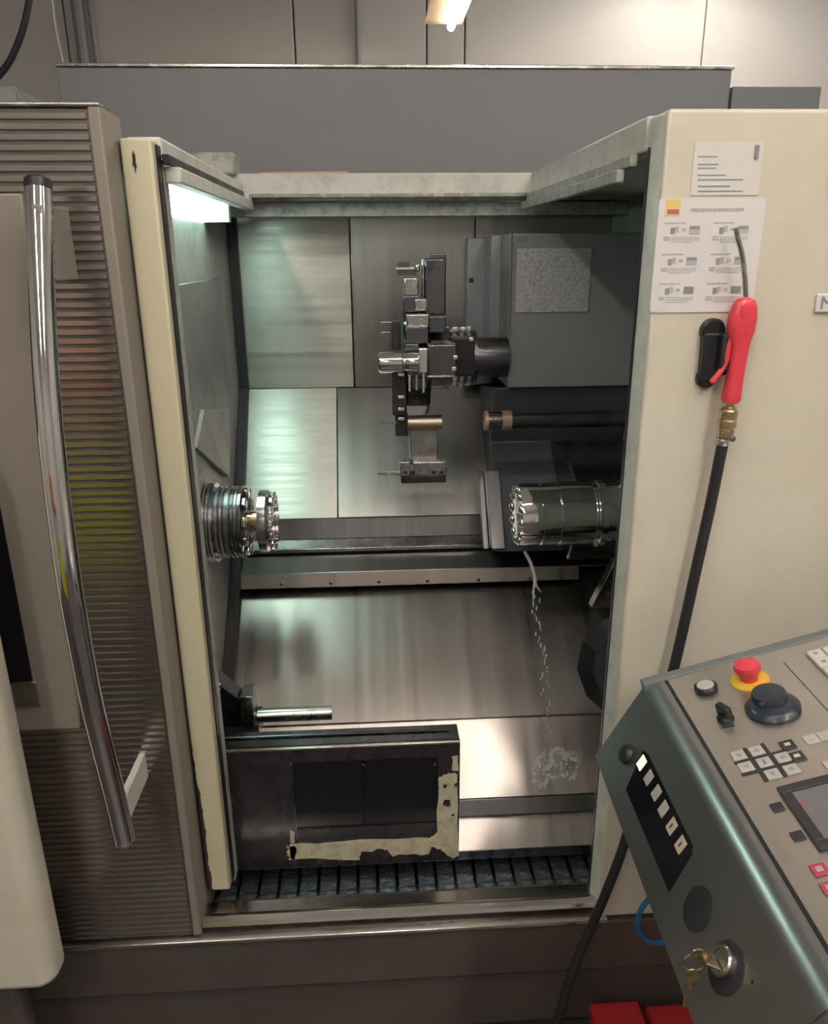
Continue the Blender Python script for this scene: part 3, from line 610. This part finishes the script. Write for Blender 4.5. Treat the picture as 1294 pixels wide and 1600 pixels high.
# coolant
cs = MB(); pth = [(824, 866), (832, 885), (837, 905), (840, 930), (838, 960), (842, 990), (850, 1020), (852, 1055), (856, 1090), (862, 1130)]
rr = random.Random(3)
cs.tube([at(820, 862, SY-.02), at(829, 878, SY-.02), at(835, 897, SY-.02), at(838, 915, SY-.02), at(846, 926, SY-.02)], [.004, .0045, .004, .0035, .001], 8)
cs.tube([at(836, 900, SY-.02), at(834, 925, SY-.02), at(833, 940, SY-.02)], [.003, .003, .001], 8)
for i in range(44):
    t_ = i/43; y = 915+t_*250; k = t_*(len(pth)-4)+3; j = min(int(k), len(pth)-2)
    xx = pth[j][0]+(pth[j+1][0]-pth[j][0])*(k-j)+rr.uniform(-7, 7)
    p = at(xx, y, SY-.03-.10*t_); cs.ell(p, (rr.uniform(.0010, .0026),)*2+(rr.uniform(.003, .010),), 8, 5)
o = cs.build('coolant_stream', M_coolant, kind='stuff'); tag(o, 'thin stream of coolant dripping from the counter spindle', 'coolant')
fo = MB()
def sheet_pt(x, y):     # point on the slanted floor sheet
    a_, b_ = at(560, 1128, 1.765), at(560, 1256, 1.62); d_ = Vector((0, b_.y-a_.y, b_.z-a_.z)).normalized(); n_ = Vector((0, -d_.z, d_.y)); n_ = n_ if n_.z > 0 else -n_
    r_ = ray(x, y); return EYE + r_*((a_-EYE).dot(n_)/r_.dot(n_)), n_
for ccx, ccy, rx, ry in ((868, 1193, 24, 20), (845, 1207, 13, 20), (890, 1197, 13, 20), (872, 1182, 12, 13), (852, 1189, 11, 12)):
    for k in range(70):
        a_ = 2*math.pi*rr.random(); q_ = rr.gauss(1, .13); p, n_ = sheet_pt(ccx+rx*math.cos(a_)*q_, ccy+ry*math.sin(a_)*q_); r_ = rr.uniform(.0012, .0042)
        fo.ell((0, 0, 0), (r_*rr.uniform(.7, 1.6), r_, .0009), 7, 3, axis_frame(p, n_))
o = fo.build('coolant_foam', M_foam, kind='stuff'); tag(o, 'ring of pale coolant foam on the wet floor sheet', 'foam')

# ================================================================== THINGS ON THE CREAM PANEL
WY = D-.0005
def sheet(name, x0, y0, x1, y1, label, cat='poster'):
    t_ = thing(name, label, cat, (at((x0+x1)/2, y1, D).x, WY, at((x0+x1)/2, y1, D).z))
    return t_
# main label sheet: corners follow the photo
c = [at(1029, 309, D), at(1194, 310, D), at(1177, 489, D), at(1016, 486, D)]
lx0, lx1 = (c[0].x+c[3].x)/2, (c[1].x+c[2].x)/2; lz1, lz0 = (c[0].z+c[1].z)/2, (c[2].z+c[3].z)/2
ls = thing('instruction_sheet', 'white instruction sheet with six small pictures, stuck above the air gun', 'poster', (lx0, WY, lz0))
MB(YF).prism([(p[0], p[1]) for p in rrect(lx0, lx1, lz0, lz1, .006, 4)], WY-.0016, WY).build('sheet', M_paper, ls, smooth=0)
def pr_(name, mt, u0, v0, u1, v1, par, yo=.0022):   # print on sheet, u right, v down, 0..1
    MB().box(lx0+(lx1-lx0)*u0, lx0+(lx1-lx0)*u1, WY-yo, WY-.0015, lz1-(lz1-lz0)*v1, lz1-(lz1-lz0)*v0).build(name, mt, par)
pr_('logo_patch', M_inkyel, .06, .01, .20, .15, ls); pr_('logo_text', M_inkred, .08, .095, .19, .135, ls, .0026)
def words(u0, u1, v0, v1, mt, par=None):
    u = u0
    while u < u1:
        w_ = min(random.uniform(.018, .05), u1-u); pr_('print_line', mt, u, v0, u+w_*.86, v1, par or ls); u += w_
words(.30, .80, .085, .112, M_inklt)
for ci, u in enumerate((.07, .53)):
    for ri, v in enumerate((.205, .475, .735)):
        words(u, u+.2, v, v+.012, M_inklt)
        pr_('picture_part', M_inkpk if ri == 1 else M_ink, u+.06, v+.045, u+.10, v+.10, ls); pr_('picture_part', M_inklt, u+.10, v+.035, u+.135, v+.085, ls)
        pr_('picture_part', M_inklt, u+.165, v+.05, u+.20, v+.075, ls)
        pr_('picture_block', M_inklt, u+.235, v+.03, u+.335, v+.10, ls)
        pr_('picture_block', M_inkbl if ri == 1 else M_ink, u+.24, v+.035, u+.33, v+(.06 if ri < 2 else .095), ls, .0024)
        for k in range(3):
            pr_('print_line', M_ink, u, v+.125+k*.02, u+.06, v+.132+k*.02, ls) if k < 2 else None
            words(u+.075, u+.34-.05*(k == 2), v+.125+k*.02, v+.133+k*.02, M_inklt)
# faint plain sheet above
c0, c1 = at(1086, 222, D), at(1184, 305, D)
t = thing('notice_sheet', 'plain pale notice with a few lines, above the instruction sheet', 'poster', (c0.x, WY, c1.z))
MB().box(c0.x, c1.x, WY-.001, WY, c1.z, c0.z).build('sheet', M_notice, t)
for y, x1 in ((244, 1120), (256, 1122), (262, 1118), (273, 1134), (280, 1160), (290, 1140), (298, 1160)):
    a_, b_ = at(1090, y, D), at(x1, y+2, D); MB().box(a_.x, b_.x, WY-.0014, WY-.0009, b_.z, a_.z).build('print_line', M_inkbl, t)
a_, b_ = at(1180, 227, D), at(1183, 248, D); MB().box(a_.x, b_.x, WY-.004, WY, b_.z, a_.z).build('small_clip', M_ink, t)
# little sign at the right edge
a_, b_ = at(1275, 459, D), at(1345, 487, D)
t = thing('letter_sign', 'small white sign with dark serif letter M on the cream panel', 'sign', (a_.x, WY, b_.z))
MB().box(a_.x, b_.x, WY-.006, WY, b_.z, a_.z).build('sign_plate', M_paper, t, .002)
cu = bpy.data.curves.new('letter', 'FONT'); cu.body = 'M'; cu.size = .03; cu.extrude = .0006
tmp = bpy.data.objects.new('letter', cu); COL.objects.link(tmp); dg = bpy.context.evaluated_depsgraph_get(); me = bpy.data.meshes.new_from_object(tmp.evaluated_get(dg)); bpy.data.objects.remove(tmp)
me.transform(Matrix.Rotation(math.pi/2, 4, 'X')); me.materials.clear(); me.materials.append(M_ink); place('letter', me, Vector((a_.x+.006, WY-.0066, b_.z+.0055)), t)

# ---- air gun holder
GY = 1.268
gh = thing('gun_holder', 'black plastic holder bracket on the cream panel behind the red air gun', 'holder', (at(1112, 600, D).x, D, at(1112, 605, D).z))
def disc_y(x, y, r, y0, y1, seg=28): p = at(x, y, y0); return MB(axis_frame((p.x, y0, p.z), (0, -1, 0))).lathe([(r, 0), (r, y0-y1-.003), (r-.003, y0-y1)], seg)
disc_y(1111, 516, .0205, D, D-.014).build('lobe', M_black, gh); disc_y(1101, 590, .0165, D, D-.014).build('lobe', M_black, gh)
mb = MB(YF); mb.prism([(v.x, v.z) for v in [at(1098, 520, D-.01), at(1140, 519, D-.01), at(1142, 545, D-.01), at(1136, 583, D-.01), at(1092, 596, D-.01)]], D-.020, D).build('plate', M_black, gh, .003)
MB().box(at(1128, 540, GY).x, at(1142, 540, GY).x, GY-.004, D-.02, at(1130, 580, GY).z, at(1130, 522, GY).z).build('clip', M_rubber, gh, .003)
# ---- air gun
gn = thing('air_gun', 'red air blow gun with a bent steel nozzle hanging on its holder', 'air gun', tuple(at(1140, 632, GY)))
def G(x, y, Y=GY): return at(x, y, Y)
# body: flattened skinned profile
def slab(path, wid, dep, name, mt, par, seg=16):
    mb = MB(); vs = []; fs = []; n_ = len(path)
    for i, p in enumerate(path):
        p = Vector(p); t_ = (Vector(path[min(i+1, n_-1)])-Vector(path[max(i-1, 0)])).normalized(); y_ = Vector((0, 1, 0)); x_ = y_.cross(t_).normalized()
        for k in range(seg):
            a_ = 2*math.pi*k/seg; ca, sa = math.cos(a_), math.sin(a_)
            ca = math.copysign(abs(ca)**.75, ca); sa = math.copysign(abs(sa)**.75, sa)
            vs.append(p + x_*wid[i]*ca + y_*dep[i]*sa)
    for i in range(n_-1): fs += [(i*seg+k, i*seg+(k+1) % seg, (i+1)*seg+(k+1) % seg, (i+1)*seg+k) for k in range(seg)]
    fs.append(tuple(range(seg-1, -1, -1))); fs.append(tuple((n_-1)*seg+k for k in range(seg)))
    mb.add(vs, fs); return mb.build(name, mt, par, smooth=60)
bd = [(1167, 464, .004, .004), (1166, 468, .014, .009), (1164, 478, .019, .012), (1160, 498, .0225, .014), (1157, 518, .0215, .014), (1156, 530, .018, .013), (1156, 540, .0145, .012), (1153, 560, .0135, .012), (1149, 585, .013, .0125), (1146, 602, .0135, .013), (1144, 612, .0145, .0135), (1142, 624, .0145, .0135), (1141, 629, .012, .011)]
body = slab([G(x, y) for x, y, _, _ in bd], [q[2]*1.05 for q in bd], [q[3] for q in bd], 'body', M_red, gn)
pth_ = [(1167, 474), (1163, 484), (1163, 494)]
slab([G(x, y, GY-.0125) for x, y in [(1166, 473), (1165, 478), (1164, 488), (1163, 496), (1162, 500)]], [.0015, .0045, .006, .005, .001], [.0008, .002, .0025, .002, .0008], 'hang_recess', M_red, body)
MB().tube(cr([G(1150, 356), G(1153, 372), G(1159, 395), G(1163, 425), G(1166, 470)], 5), .0042, 12).build('nozzle', M_steel, gn, label='bent steel nozzle tube')
MB().tube(cr([G(1143, 525), G(1137, 545), G(1134, 565), G(1124, 583), G(1111, 598)], 4), [.006]*8+[.005]*8+[.0035], 10).build('trigger', M_red, gn, label='curved red trigger lever')
def seg_lathe(prof, par, mt, name):
    a_, b_ = G(1141, 629), G(1132, 684); d_ = (b_-a_)
    MB(axis_frame(a_, d_)).lathe(prof, 24).build(name, mt, par)
L_ = (G(1132, 684)-G(1141, 629)).length
seg_lathe([(.009, 0), (.009, L_*.12), (.012, L_*.14), (.0155, L_*.22), (.0155, L_*.42), (.0135, L_*.45), (.0165, L_*.5), (.0165, L_*.68), (.013, L_*.72), (.0145, L_*.75), (.0145, L_*.98), (.011, L_)], gn, M_brass, 'coupling')
hs_ = cr([G(1132, 680), G(1124, 720), G(1110, 790), G(1090, 880), G(1068, 980), G(1050, 1055), at(1025, 1140, 1.262), at(1000, 1230, 1.255), at(975, 1320, 1.25), at(945, 1400, 1.245), at(912, 1475, 1.24), at(888, 1540, 1.22), at(868, 1610, 1.20), at(862, 1650, 1.2)], 4)
MB().tube(hs_, .0098, 14).build('hose', M_rubber, gn, label='long black rubber hose')
MB(axis_frame(G(1129, 690), G(1126, 705)-G(1129, 690))).lathe([(.0105, -.006), (.0112, -.005), (.0112, .005), (.0105, .006)], 20).build('hose_clamp', M_steel, gn)
p = G(1139, 685); MB(axis_frame(p, (1, 0, -.15))).lathe([(.005, -.008), (.005, .009), (.0035, .011)], 12).build('clamp_screw', M_steeldk, gn)

# ================================================================== CONTROL CONSOLE
e2 = Vector((-.051, -.999, 0)).normalized(); e1 = Vector((-e2.y, e2.x, 0)); Zv = Vector((0, 0, 1)); WV = -e2
K = at(1012, 1064, 1.16); TT = math.radians(17); TB = math.radians(62)
uF = e1*math.cos(TT)+Zv*math.sin(TT); nF = uF.cross(WV)
uB = e1*math.cos(TB)+Zv*math.sin(TB); nB = uB.cross(WV)
FF = frame(K, uF, WV, nF); FB = frame(K, uB, WV, nB)
CL = .615; BL = .175; TWD = .62
def hit(x, y, Fm, c_=0):
    n_ = Fm.to_3x3() @ Vector((0, 0, 1)); o_ = Fm.translation + n_*c_; r_ = ray(x, y); p_ = EYE + r_*((o_-EYE).dot(n_)/r_.dot(n_)); l = Fm.inverted() @ p_; return l.x, l.y
con = thing('control_console', 'sloping steel operator console with keys, knobs and a red emergency stop', 'control panel', (.75, .86, 0))
# cross-section in (e1, Z), extruded along WV with rounded bend
def arc_bend(r=.045, n=10):
    # corner at origin between direction uB (down-left is -uB) and uF
    ang = TB-TT; tl = r*math.tan(ang/2); p0 = (-tl*math.cos(TB), -tl*math.sin(TB)); out = []
    ccx, ccy = p0[0]+r*math.sin(TB), p0[1]-r*math.cos(TB)
    for k in range(n+1):
        th_ = TB - ang*k/n; out.append((ccx-r*math.sin(th_), ccy+r*math.cos(th_)))
    return out
sec = [(-BL*math.cos(TB), -BL*math.sin(TB))] + arc_bend() + [(TWD*math.cos(TT), TWD*math.sin(TT)), (TWD*math.cos(TT)+.02, TWD*math.sin(TT)-.10), (.03, -.22), (-.045, -BL*math.sin(TB)-.012)]
SECF = frame(K, e1, Zv, -WV)    # local x=e1, y=Z, z=toward camera
cb_ = MB(SECF).prism(sec, 0, CL).build('body', M_consbody, con, smooth=30, label='folded steel console body')
wn = cb_.modifiers.new('weighted', 'WEIGHTED_NORMAL'); wn.keep_sharp = True
# face plate set on top behind the bend, with a dark joint
MB(FF).box(.026, .030, -CL+.004, -.0145, -.001, .0012).build('joint_strip', M_black, con, label='dark joint line')
MB(FF).box(.0305, TWD-.01, -CL+.004, -.0145, -.001, .0022).build('face_plate', M_consface, con, .0008, label='brushed face plate')
MB(FF).box(-.012, TWD, -.014, .006, -.02, .0045).build('rear_rim', M_rim, con, .003)
def F_(x, y, c_=.0022): a_, b_ = hit(x, y, FF, c_); return FF @ Matrix.Translation((a_, b_, c_))
def sized(x, y, w_, h_, c0, c1, mt, name, par=None, bev=.0008, Fm=None, c_=.0022):
    Fm = Fm or FF; a_, b_ = hit(x, y, Fm, c_); return MB(Fm).box(a_-w_/2, a_+w_/2, b_-h_/2, b_+h_/2, c_+c0, c_+c1).build(name, mt, par or con, bev)
# groove lines
def groove(x0, y0, x1, y1):
    a_, b_ = hit(x0, y0, FF); a2, b2 = hit(x1, y1, FF); MB(FF).box(min(a_, a2)-.0008, min(a_, a2)+.0012, min(b_, b2), max(b_, b2), .001, .0026).build('engraved_line', M_steeldk, con)
groove(1225, 1037, 1300, 1117)
# emergency stop
es = MB(F_(1172, 1064)).lathe([(.030, 0), (.030, .003), (.029, .004)], 36).build('emergency_stop_ring', M_yellow, con, label='yellow ring of the emergency stop')
MB(F_(1172, 1064)).lathe([(.0135, .003), (.0135, .014), (.0155, .016), (.0205, .022), (.0215, .028), (.0195, .033), (.012, .036), (.001, .0368)], 36).build('emergency_stop_button', M_red, es, label='red mushroom emergency stop')
# pilot button
pb = MB(F_(1104, 1078)).lathe([(.0165, 0), (.0185, .002), (.0185, .008), (.016, .010), (.0145, .010)], 32).build('pilot_button', M_black, con)
MB(F_(1104, 1078)).lathe([(.0143, .008), (.0135, .0112), (.001, .0118)], 32).build('button_lens', M_key, pb)
# rotary switch
rs = MB(F_(1134, 1124)).lathe([(.013, 0), (.013, .004), (.010, .008), (.010, .012)], 24).build('rotary_switch', M_black, con)
MB(F_(1134, 1124) @ Matrix.Rotation(math.radians(20), 4, 'Z')).box(-.006, .006, -.013, .013, .008, .026).build('switch_grip', M_black, rs, .003)
a_ = sized(1136, 1135, .022, .010, 0, .0004, M_consbody, 'switch_plate', bev=0)
# override knob
kb = MB(F_(1208, 1108)).lathe([(.0385, 0), (.040, .002), (.040, .006), (.035, .011), (.028, .0145)], 40).build('override_knob', M_knob, con, label='large dark override knob')
MB(F_(1206, 1104) @ Matrix.Translation((0, .003, 0))).lathe([(.027, .008), (.0265, .020), (.024, .025), (.016, .0275), (.001, .028)], 36).build('knob_cap', M_knob, kb)
MB(F_(1208, 1108) @ Matrix.Rotation(math.radians(215), 4, 'Z')).box(.008, .028, -.003, .003, .02, .0262).build('pointer', M_keydk, kb, .001)
# jog keypad: black cross lines and keys with arrows
kp = [(1162, 1182), (1184, 1175), (1173, 1197), (1195, 1192), (1220, 1187), (1209, 1214), (1235, 1208)]
ku, kv = [], []
base = hit(1195, 1192, FF, .0022); px1 = hit(1220, 1187, FF, .0022); py1 = hit(1209, 1214, FF, .0022)
pitch = ((px1[0]-base[0])+(base[1]-py1[1]))/2
kw = pitch*.74
grid = [(-1, 1), (0, 1), (-1, 0), (0, 0), (1, 0), (0, -1), (1, -1)]
for s_ in (-.5, .5):
    MB(FF).box(base[0]+s_*pitch-.0028, base[0]+s_*pitch+.0028, base[1]-1.4*pitch, base[1]+1.5*pitch, .0022, .003).build('keypad_line', M_keydk, con)
    MB(FF).box(base[0]-1.45*pitch, base[0]+1.45*pitch, base[1]+s_*pitch-.0028, base[1]+s_*pitch+.0028, .0022, .0031).build('keypad_line', M_keydk, con)
for gi, gj in grid:
    Mk = FF @ Matrix.Translation((base[0]+gi*pitch, base[1]+gj*pitch, .0022))
    k_ = MB(Mk).box(-kw/2, kw/2, -kw/2, kw/2, 0, .0022).build('key', M_key, con, .0008)
    an = math.atan2(gj, gi)
    if gi or gj: MB(Mk @ Matrix.Rotation(an, 4, 'Z')).prism([(.005, 0), (-.003, .0035), (-.003, -.0035)], .002, .0026).build('arrow_mark', M_ink, k_)
    else: MB(Mk).box(-.002, .002, -.005, .005, .002, .0026).build('wave_mark', M_ink, k_)
for x_, y_ in ((1231, 1165), (1246, 1183)):
    k_ = sized(x_, y_, kw*1.02, kw*1.02, 0, .0022, M_keydk, 'key'); a_, b_ = hit(x_, y_, FF, .0022)
    MB(FF).box(a_-.004, a_+.004, b_-.0025, b_+.0035, .004, .0050).build('symbol_mark', M_keylt, k_)
for x_, y_ in ((1268, 1156), (1290, 1150), (1300, 1196)):
    k_ = sized(x_, y_, kw, kw, 0, .0018, M_key, 'key'); a_, b_ = hit(x_, y_, FF, .0022)
    MB(FF).box(a_-.003, a_+.003, b_-.003, b_+.003, .0036, .0044).build('symbol_mark', M_inklt, k_)
# light keyboard at the far right
b0 = hit(1276, 1026, FF, .0022); pk = .026
for i in range(4):
    for j in range(3):
        Mk = FF @ Matrix.Translation((b0[0]+i*pk, b0[1]-j*pk, .0022))
        k_ = MB(Mk).box(-pk*.46, pk*.46, -pk*.46, pk*.46, 0, .007).build('keyboard_key', M_keylt, con, .002); MB(Mk).box(-.004, .003, -.003, .003, .0068, .0074).build('key_legend', M_ink, k_)
# screen
s0 = hit(1216, 1233, FF, .0022); s1 = hit(1281, 1332, FF, .0022)
sx0, sy1, sy0 = min(s0[0], s1[0]), s0[1], s1[1]; SW = .22
bz_ = MB(FF); bw = .014
bz_.box(sx0, sx0+SW, sy1-bw, sy1, .0022, .007); bz_.box(sx0, sx0+SW, sy0, sy0+bw, .0022, .007); bz_.box(sx0, sx0+bw, sy0+bw, sy1-bw, .0022, .007); bz_.box(sx0+SW-bw, sx0+SW, sy0+bw, sy1-bw, .0022, .007)
bzo = bz_.build('screen_bezel', M_keydk, con, .0015)
MB(FF).box(sx0+bw, sx0+SW-bw, sy0+bw, sy1-bw, .0022, .0045).build('screen', M_screen, bzo, label='grey display')
a_, b_ = hit(1256, 1257, FF, .0045); MB(FF).prism([(a_-.004, b_-.003), (a_+.004, b_-.003), (a_, b_+.004)], .0045, .0047).build('warning_mark', M_keyred, bzo)
for x_, y_ in ((1215, 1262), (1247, 1307)): sized(x_, y_, .0155, .0155, 0, .002, M_keydk, 'soft_key')
for x_, y_ in ((1281, 1360), (1297, 1389)):
    k_ = sized(x_, y_, .018, .0175, 0, .0025, M_keyred, 'key'); a_, b_ = hit(x_, y_, FF, .0022)
    MB(FF).box(a_-.004, a_+.004, b_-.004, b_+.004, .0044, .0052).build('symbol_mark', M_inkpk, k_)
# ---- bevel side
def bev_poly(pts, c0, c1, mt, name, par=None, bv=0):
    q_ = [hit(x, y, FB) for x, y in pts]; return MB(FB).prism(q_, c0, c1).build(name, mt, par or con, bv)
mp = bev_poly([(1006, 1172), (1014, 1180), (1084, 1322), (1083, 1333), (1046, 1394), (979, 1234)], -.001, .0012, M_blackgl, 'membrane_panel')
for i, (x_, y_) in enumerate([(1003, 1192), (1014, 1215), (1026, 1239), (1037, 1264), (1050, 1291), (1064, 1320)]):
    a_, b_ = hit(x_, y_, FB, .0012); k_ = MB(FB).box(a_-.0105, a_+.0105, b_-.0095, b_+.0095, .0010, .0024).build('key', M_lit if i == 0 else (M_keytan if i > 3 else M_key), mp, .0006)
    if i > 3: MB(FB).box(a_-.004, a_+.004, b_-.0012, b_+.0012, .0022, .0030).build('symbol_mark', M_keydk, k_)
    elif i: MB(FB).box(a_-.0045, a_+.0045, b_-.0035, b_+.0035, .0022, .0027).build('symbol_mark', M_inklt, k_)
a_, b_ = hit(981, 1179, FB); rb = MB(FB @ Matrix.Translation((a_, b_, 0))).lathe([(.0165, 0), (.0175, .002), (.016, .007), (.013, .010)], 28).build('round_button', M_black, con)
MB(FB @ Matrix.Translation((a_, b_, 0))).lathe([(.0125, .006), (.011, .0105), (.001, .011)], 28).build('button_lens', M_black, rb)
a_, b_ = hit(1091, 1420, FB); MB(FB @ Matrix.Translation((a_, b_, 0)) @ Matrix.Diagonal((1, 1, 1, 1))).lathe([(.0285, -.001), (.0285, .0012), (.027, .0016)], 40).build('blanking_plug', M_rubber, con)
a_, b_ = hit(1135, 1512, FB); LK = FB @ Matrix.Translation((a_, b_, 0))
ko = MB(LK).lathe([(.0305, -.001), (.0305, .0012), (.029, .0018)], 40).build('key_switch', M_rubber, con)
MB(LK @ Matrix.Translation((.004, .003, 0))).lathe([(.0185, .001), (.0185, .010), (.0165, .012), (.013, .012), (.013, .0105), (.001, .0105)], 36).build('lock_barrel', M_steel, ko)
for x_, y_ in ((1176, 1534),): a_, b_ = hit(x_, y_, FB); MB(FB @ Matrix.Translation((a_, b_, 0))).lathe([(.002, 0), (.002, .0006)], 12).build('pin_hole', M_black, con)
MB(SECF).prism([(p_[0]*1.02-.001, p_[1]*1.02+.004) for p_ in sec], CL, CL+.03).build('end_cap', M_skirt, con, .006, smooth=30, label='dark end cap')
a_, b_ = hit(1290, 1592, FB)
# pedestal
MB().prism(rrect(K.x+.30, K.x+.50, .75, .95, .03), .02, K.z-.06).build('pedestal', M_consbody, con, .003)
MB().prism(rrect(K.x+.225, K.x+.60, .62, 1.08, .04), 0, .022).build('pedestal_foot', M_consbody, con, .003)
# keys hanging in the switch
kr = thing('key_bunch', 'small bunch of brass keys hanging from the console key switch', 'keys', tuple(LK.translation))
lo = LK.translation + nB*.012
MB(axis_frame(lo, nB, Zv)).box(-.0015, .0015, -.009, .009, 0, .020).build('key', M_brass, kr, .0006)
h0 = lo + nB*.020
MB(axis_frame(h0+nB*.008, WV, Zv)).lathe([(.004, -.001), (.010, -.001), (.010, .001), (.004, .001)], 20, cap=False).build('key_head', M_brass, kr)
rc = h0 + nB*.012 + Vector((0, 0, -.012)) 
ringp = [rc + (nB.cross(WV)*math.cos(k*.3142*1.0) + nB*math.sin(k*.3142))*.013 for k in range(21)]
MB().tube(ringp, .0011, 8).build('split_ring', M_steel, kr)
for ang, L__ in ((-8, .052), (10, .045)):
    d_ = (Vector((0, 0, -1)) + e1*math.sin(math.radians(ang))*.9 + WV*(.15 if ang > 0 else -.1)).normalized()
    Mk = axis_frame(rc+Vector((0, 0, -.012)), d_, e1)
    MB(Mk).prism([(.009*math.cos(k*.524), .010*math.sin(k*.524)) for k in range(12)], -.001, .001, Matrix.Rotation(math.pi/2, 4, 'X') @ Matrix.Translation((0, .008, 0))).build('spare_key_head', M_brass, kr, .0004)
    MB(Mk).box(-.003, .003, -.0009, .0009, .016, L__).build('spare_key_blade', M_brass, kr, .0003)

# ================================================================== THINGS BELOW THE CONSOLE
# blue hose loop
pts_ = []
cb = at(1040, 1440, 1.2)
for k in range(40):
    a_ = math.radians(60+k*8.2); pts_.append((cb.x+.055*math.cos(a_), 1.2+.0006*k, cb.z+.075*math.sin(a_)))
pts_ = pts_+[(pts_[-1][0]+.02, 1.23, .2), (pts_[-1][0]+.1, 1.24, .02)]
o = MB().tube(cr(pts_, 2), .0055, 10).build('blue_hose', M_blue); tag(o, 'thin blue hose looped behind the lower edge of the console', 'hose')
# red tool boxes on the floor
def red_case(x0, x1, y0, y1, z1, label, latch):
    t_ = thing('red_case', label, 'box', ((x0+x1)/2, (y0+y1)/2, 0))
    MB().box(x0, x1, y0, y1, 0, z1-.03).build('case_body', M_redpaint, t_, .008); MB().box(x0-.003, x1+.003, y0-.003, y1+.003, z1-.028, z1).build('lid', M_redpaint, t_, .006)
    if latch: MB().box((x0+x1)/2-.02, (x0+x1)/2+.025, y0+.02, y0+.06, z1, z1+.006).build('latch', M_steeldk, t_, .002)
    MB().box((x0+x1)/2-.04, (x0+x1)/2+.04, y0-.010, y0-.003, z1-.09, z1-.05).build('clasp', M_steeldk, t_, .002)
rz = .16
pA = atZ(922, 1568, rz); pB = atZ(1000, 1562, rz)
red_case(pA.x, pB.x-.006, pA.y-.25, pA.y, rz, 'red case with a plain lid on the floor beside the machine skirt', False)
pC = atZ(1010, 1572, rz-.01); pD = atZ(1075, 1570, rz-.01)
red_case(pC.x, pD.x+.02, pC.y-.25, pC.y, rz-.01, 'red case with a grey latch on its lid, under the console', True)

# ================================================================== TOP LEFT
t = thing('duct_box', 'dull grey duct box with a sloping end on top of the machine', 'duct', (-1.2, 2.3, 1.9))
dz = at(20, 136, 2.2).z; dx0 = at(26, 150, 2.2).x; dx1 = at(88, 166, 2.2).x
MB(YF).prism([(-1.8, 1.90), (dx1, 1.90), (dx0, dz), (-1.8, dz)], 2.2, 2.5).build('duct', M_wallin2, t, .003)
MB().box(-1.8, dx0, 2.195, 2.1995, 1.92, dz).build('face_plate', M_hood, t)
o = MB().tube(cr([at(52, -40, 3.2), at(40, 30, 3.2), at(25, 75, 3.2), at(5, 110, 3.2), at(-40, 150, 3.2), at(-120, 175, 3.2)], 6), .012, 10).build('hanging_cable', M_rubber); tag(o, 'black cable sagging in front of the back wall above the duct', 'cable')
o = MB().tube(cr([at(78, -30, 4.3), at(86, 40, 4.3), at(97, 92, 4.3), at(104, 130, 4.3)], 5), .006, 8).build('pull_cord', M_keylt); tag(o, 'thin pale cord hanging by the back wall', 'cord')

# ================================================================== ADDED OUT OF VIEW to put yellow and salmon reflections into the steel
t = thing('reflection_trolley', 'unseen two-tier trolley, added to hold the tubs mirrored in the ribbed door', 'trolley', (-1.15, -.55, 0))  # added only to carry the two mirrored tubs
for x_ in (-1.6, -.7):
    for y_ in (-.8, -.3): MB().box(x_-.015, x_+.015, y_-.015, y_+.015, 0, 1.16).build('post', M_steeldk, t, .002)
for z_ in (.56, 1.16): MB().box(-1.63, -.67, -.83, -.27, z_, z_+.02).build('shelf', M_steeldk, t, .002)
o = thing('yellow_reflection_bin', 'unseen yellow bin, added for the yellow reflection in the ribbed door', 'bin', (-1.15, -.5, .58))  # added, unseen; its yellow is mirrored in the door ribs
MB().prism(rrect(-1.58, -.72, -.76, -.32, .03), .585, .92).build('tub', M_bin, o, .006)
MB().prism(rrect(-1.59, -.71, -.77, -.31, .03), .921, .945).build('rim', M_bin, o, .004)
o = thing('salmon_reflection_crate', 'unseen salmon crate, added for the orange reflection in the ribbed door', 'crate', (-1.15, -.5, 1.18))  # added, unseen; gives the orange band mirrored in the door
MB().prism(rrect(-1.5, -.8, -.76, -.32, .03), 1.185, 1.36).build('tub', M_salmon, o, .006)
MB().prism(rrect(-1.51, -.79, -.77, -.31, .03), 1.361, 1.38).build('rim', M_salmon, o, .004)
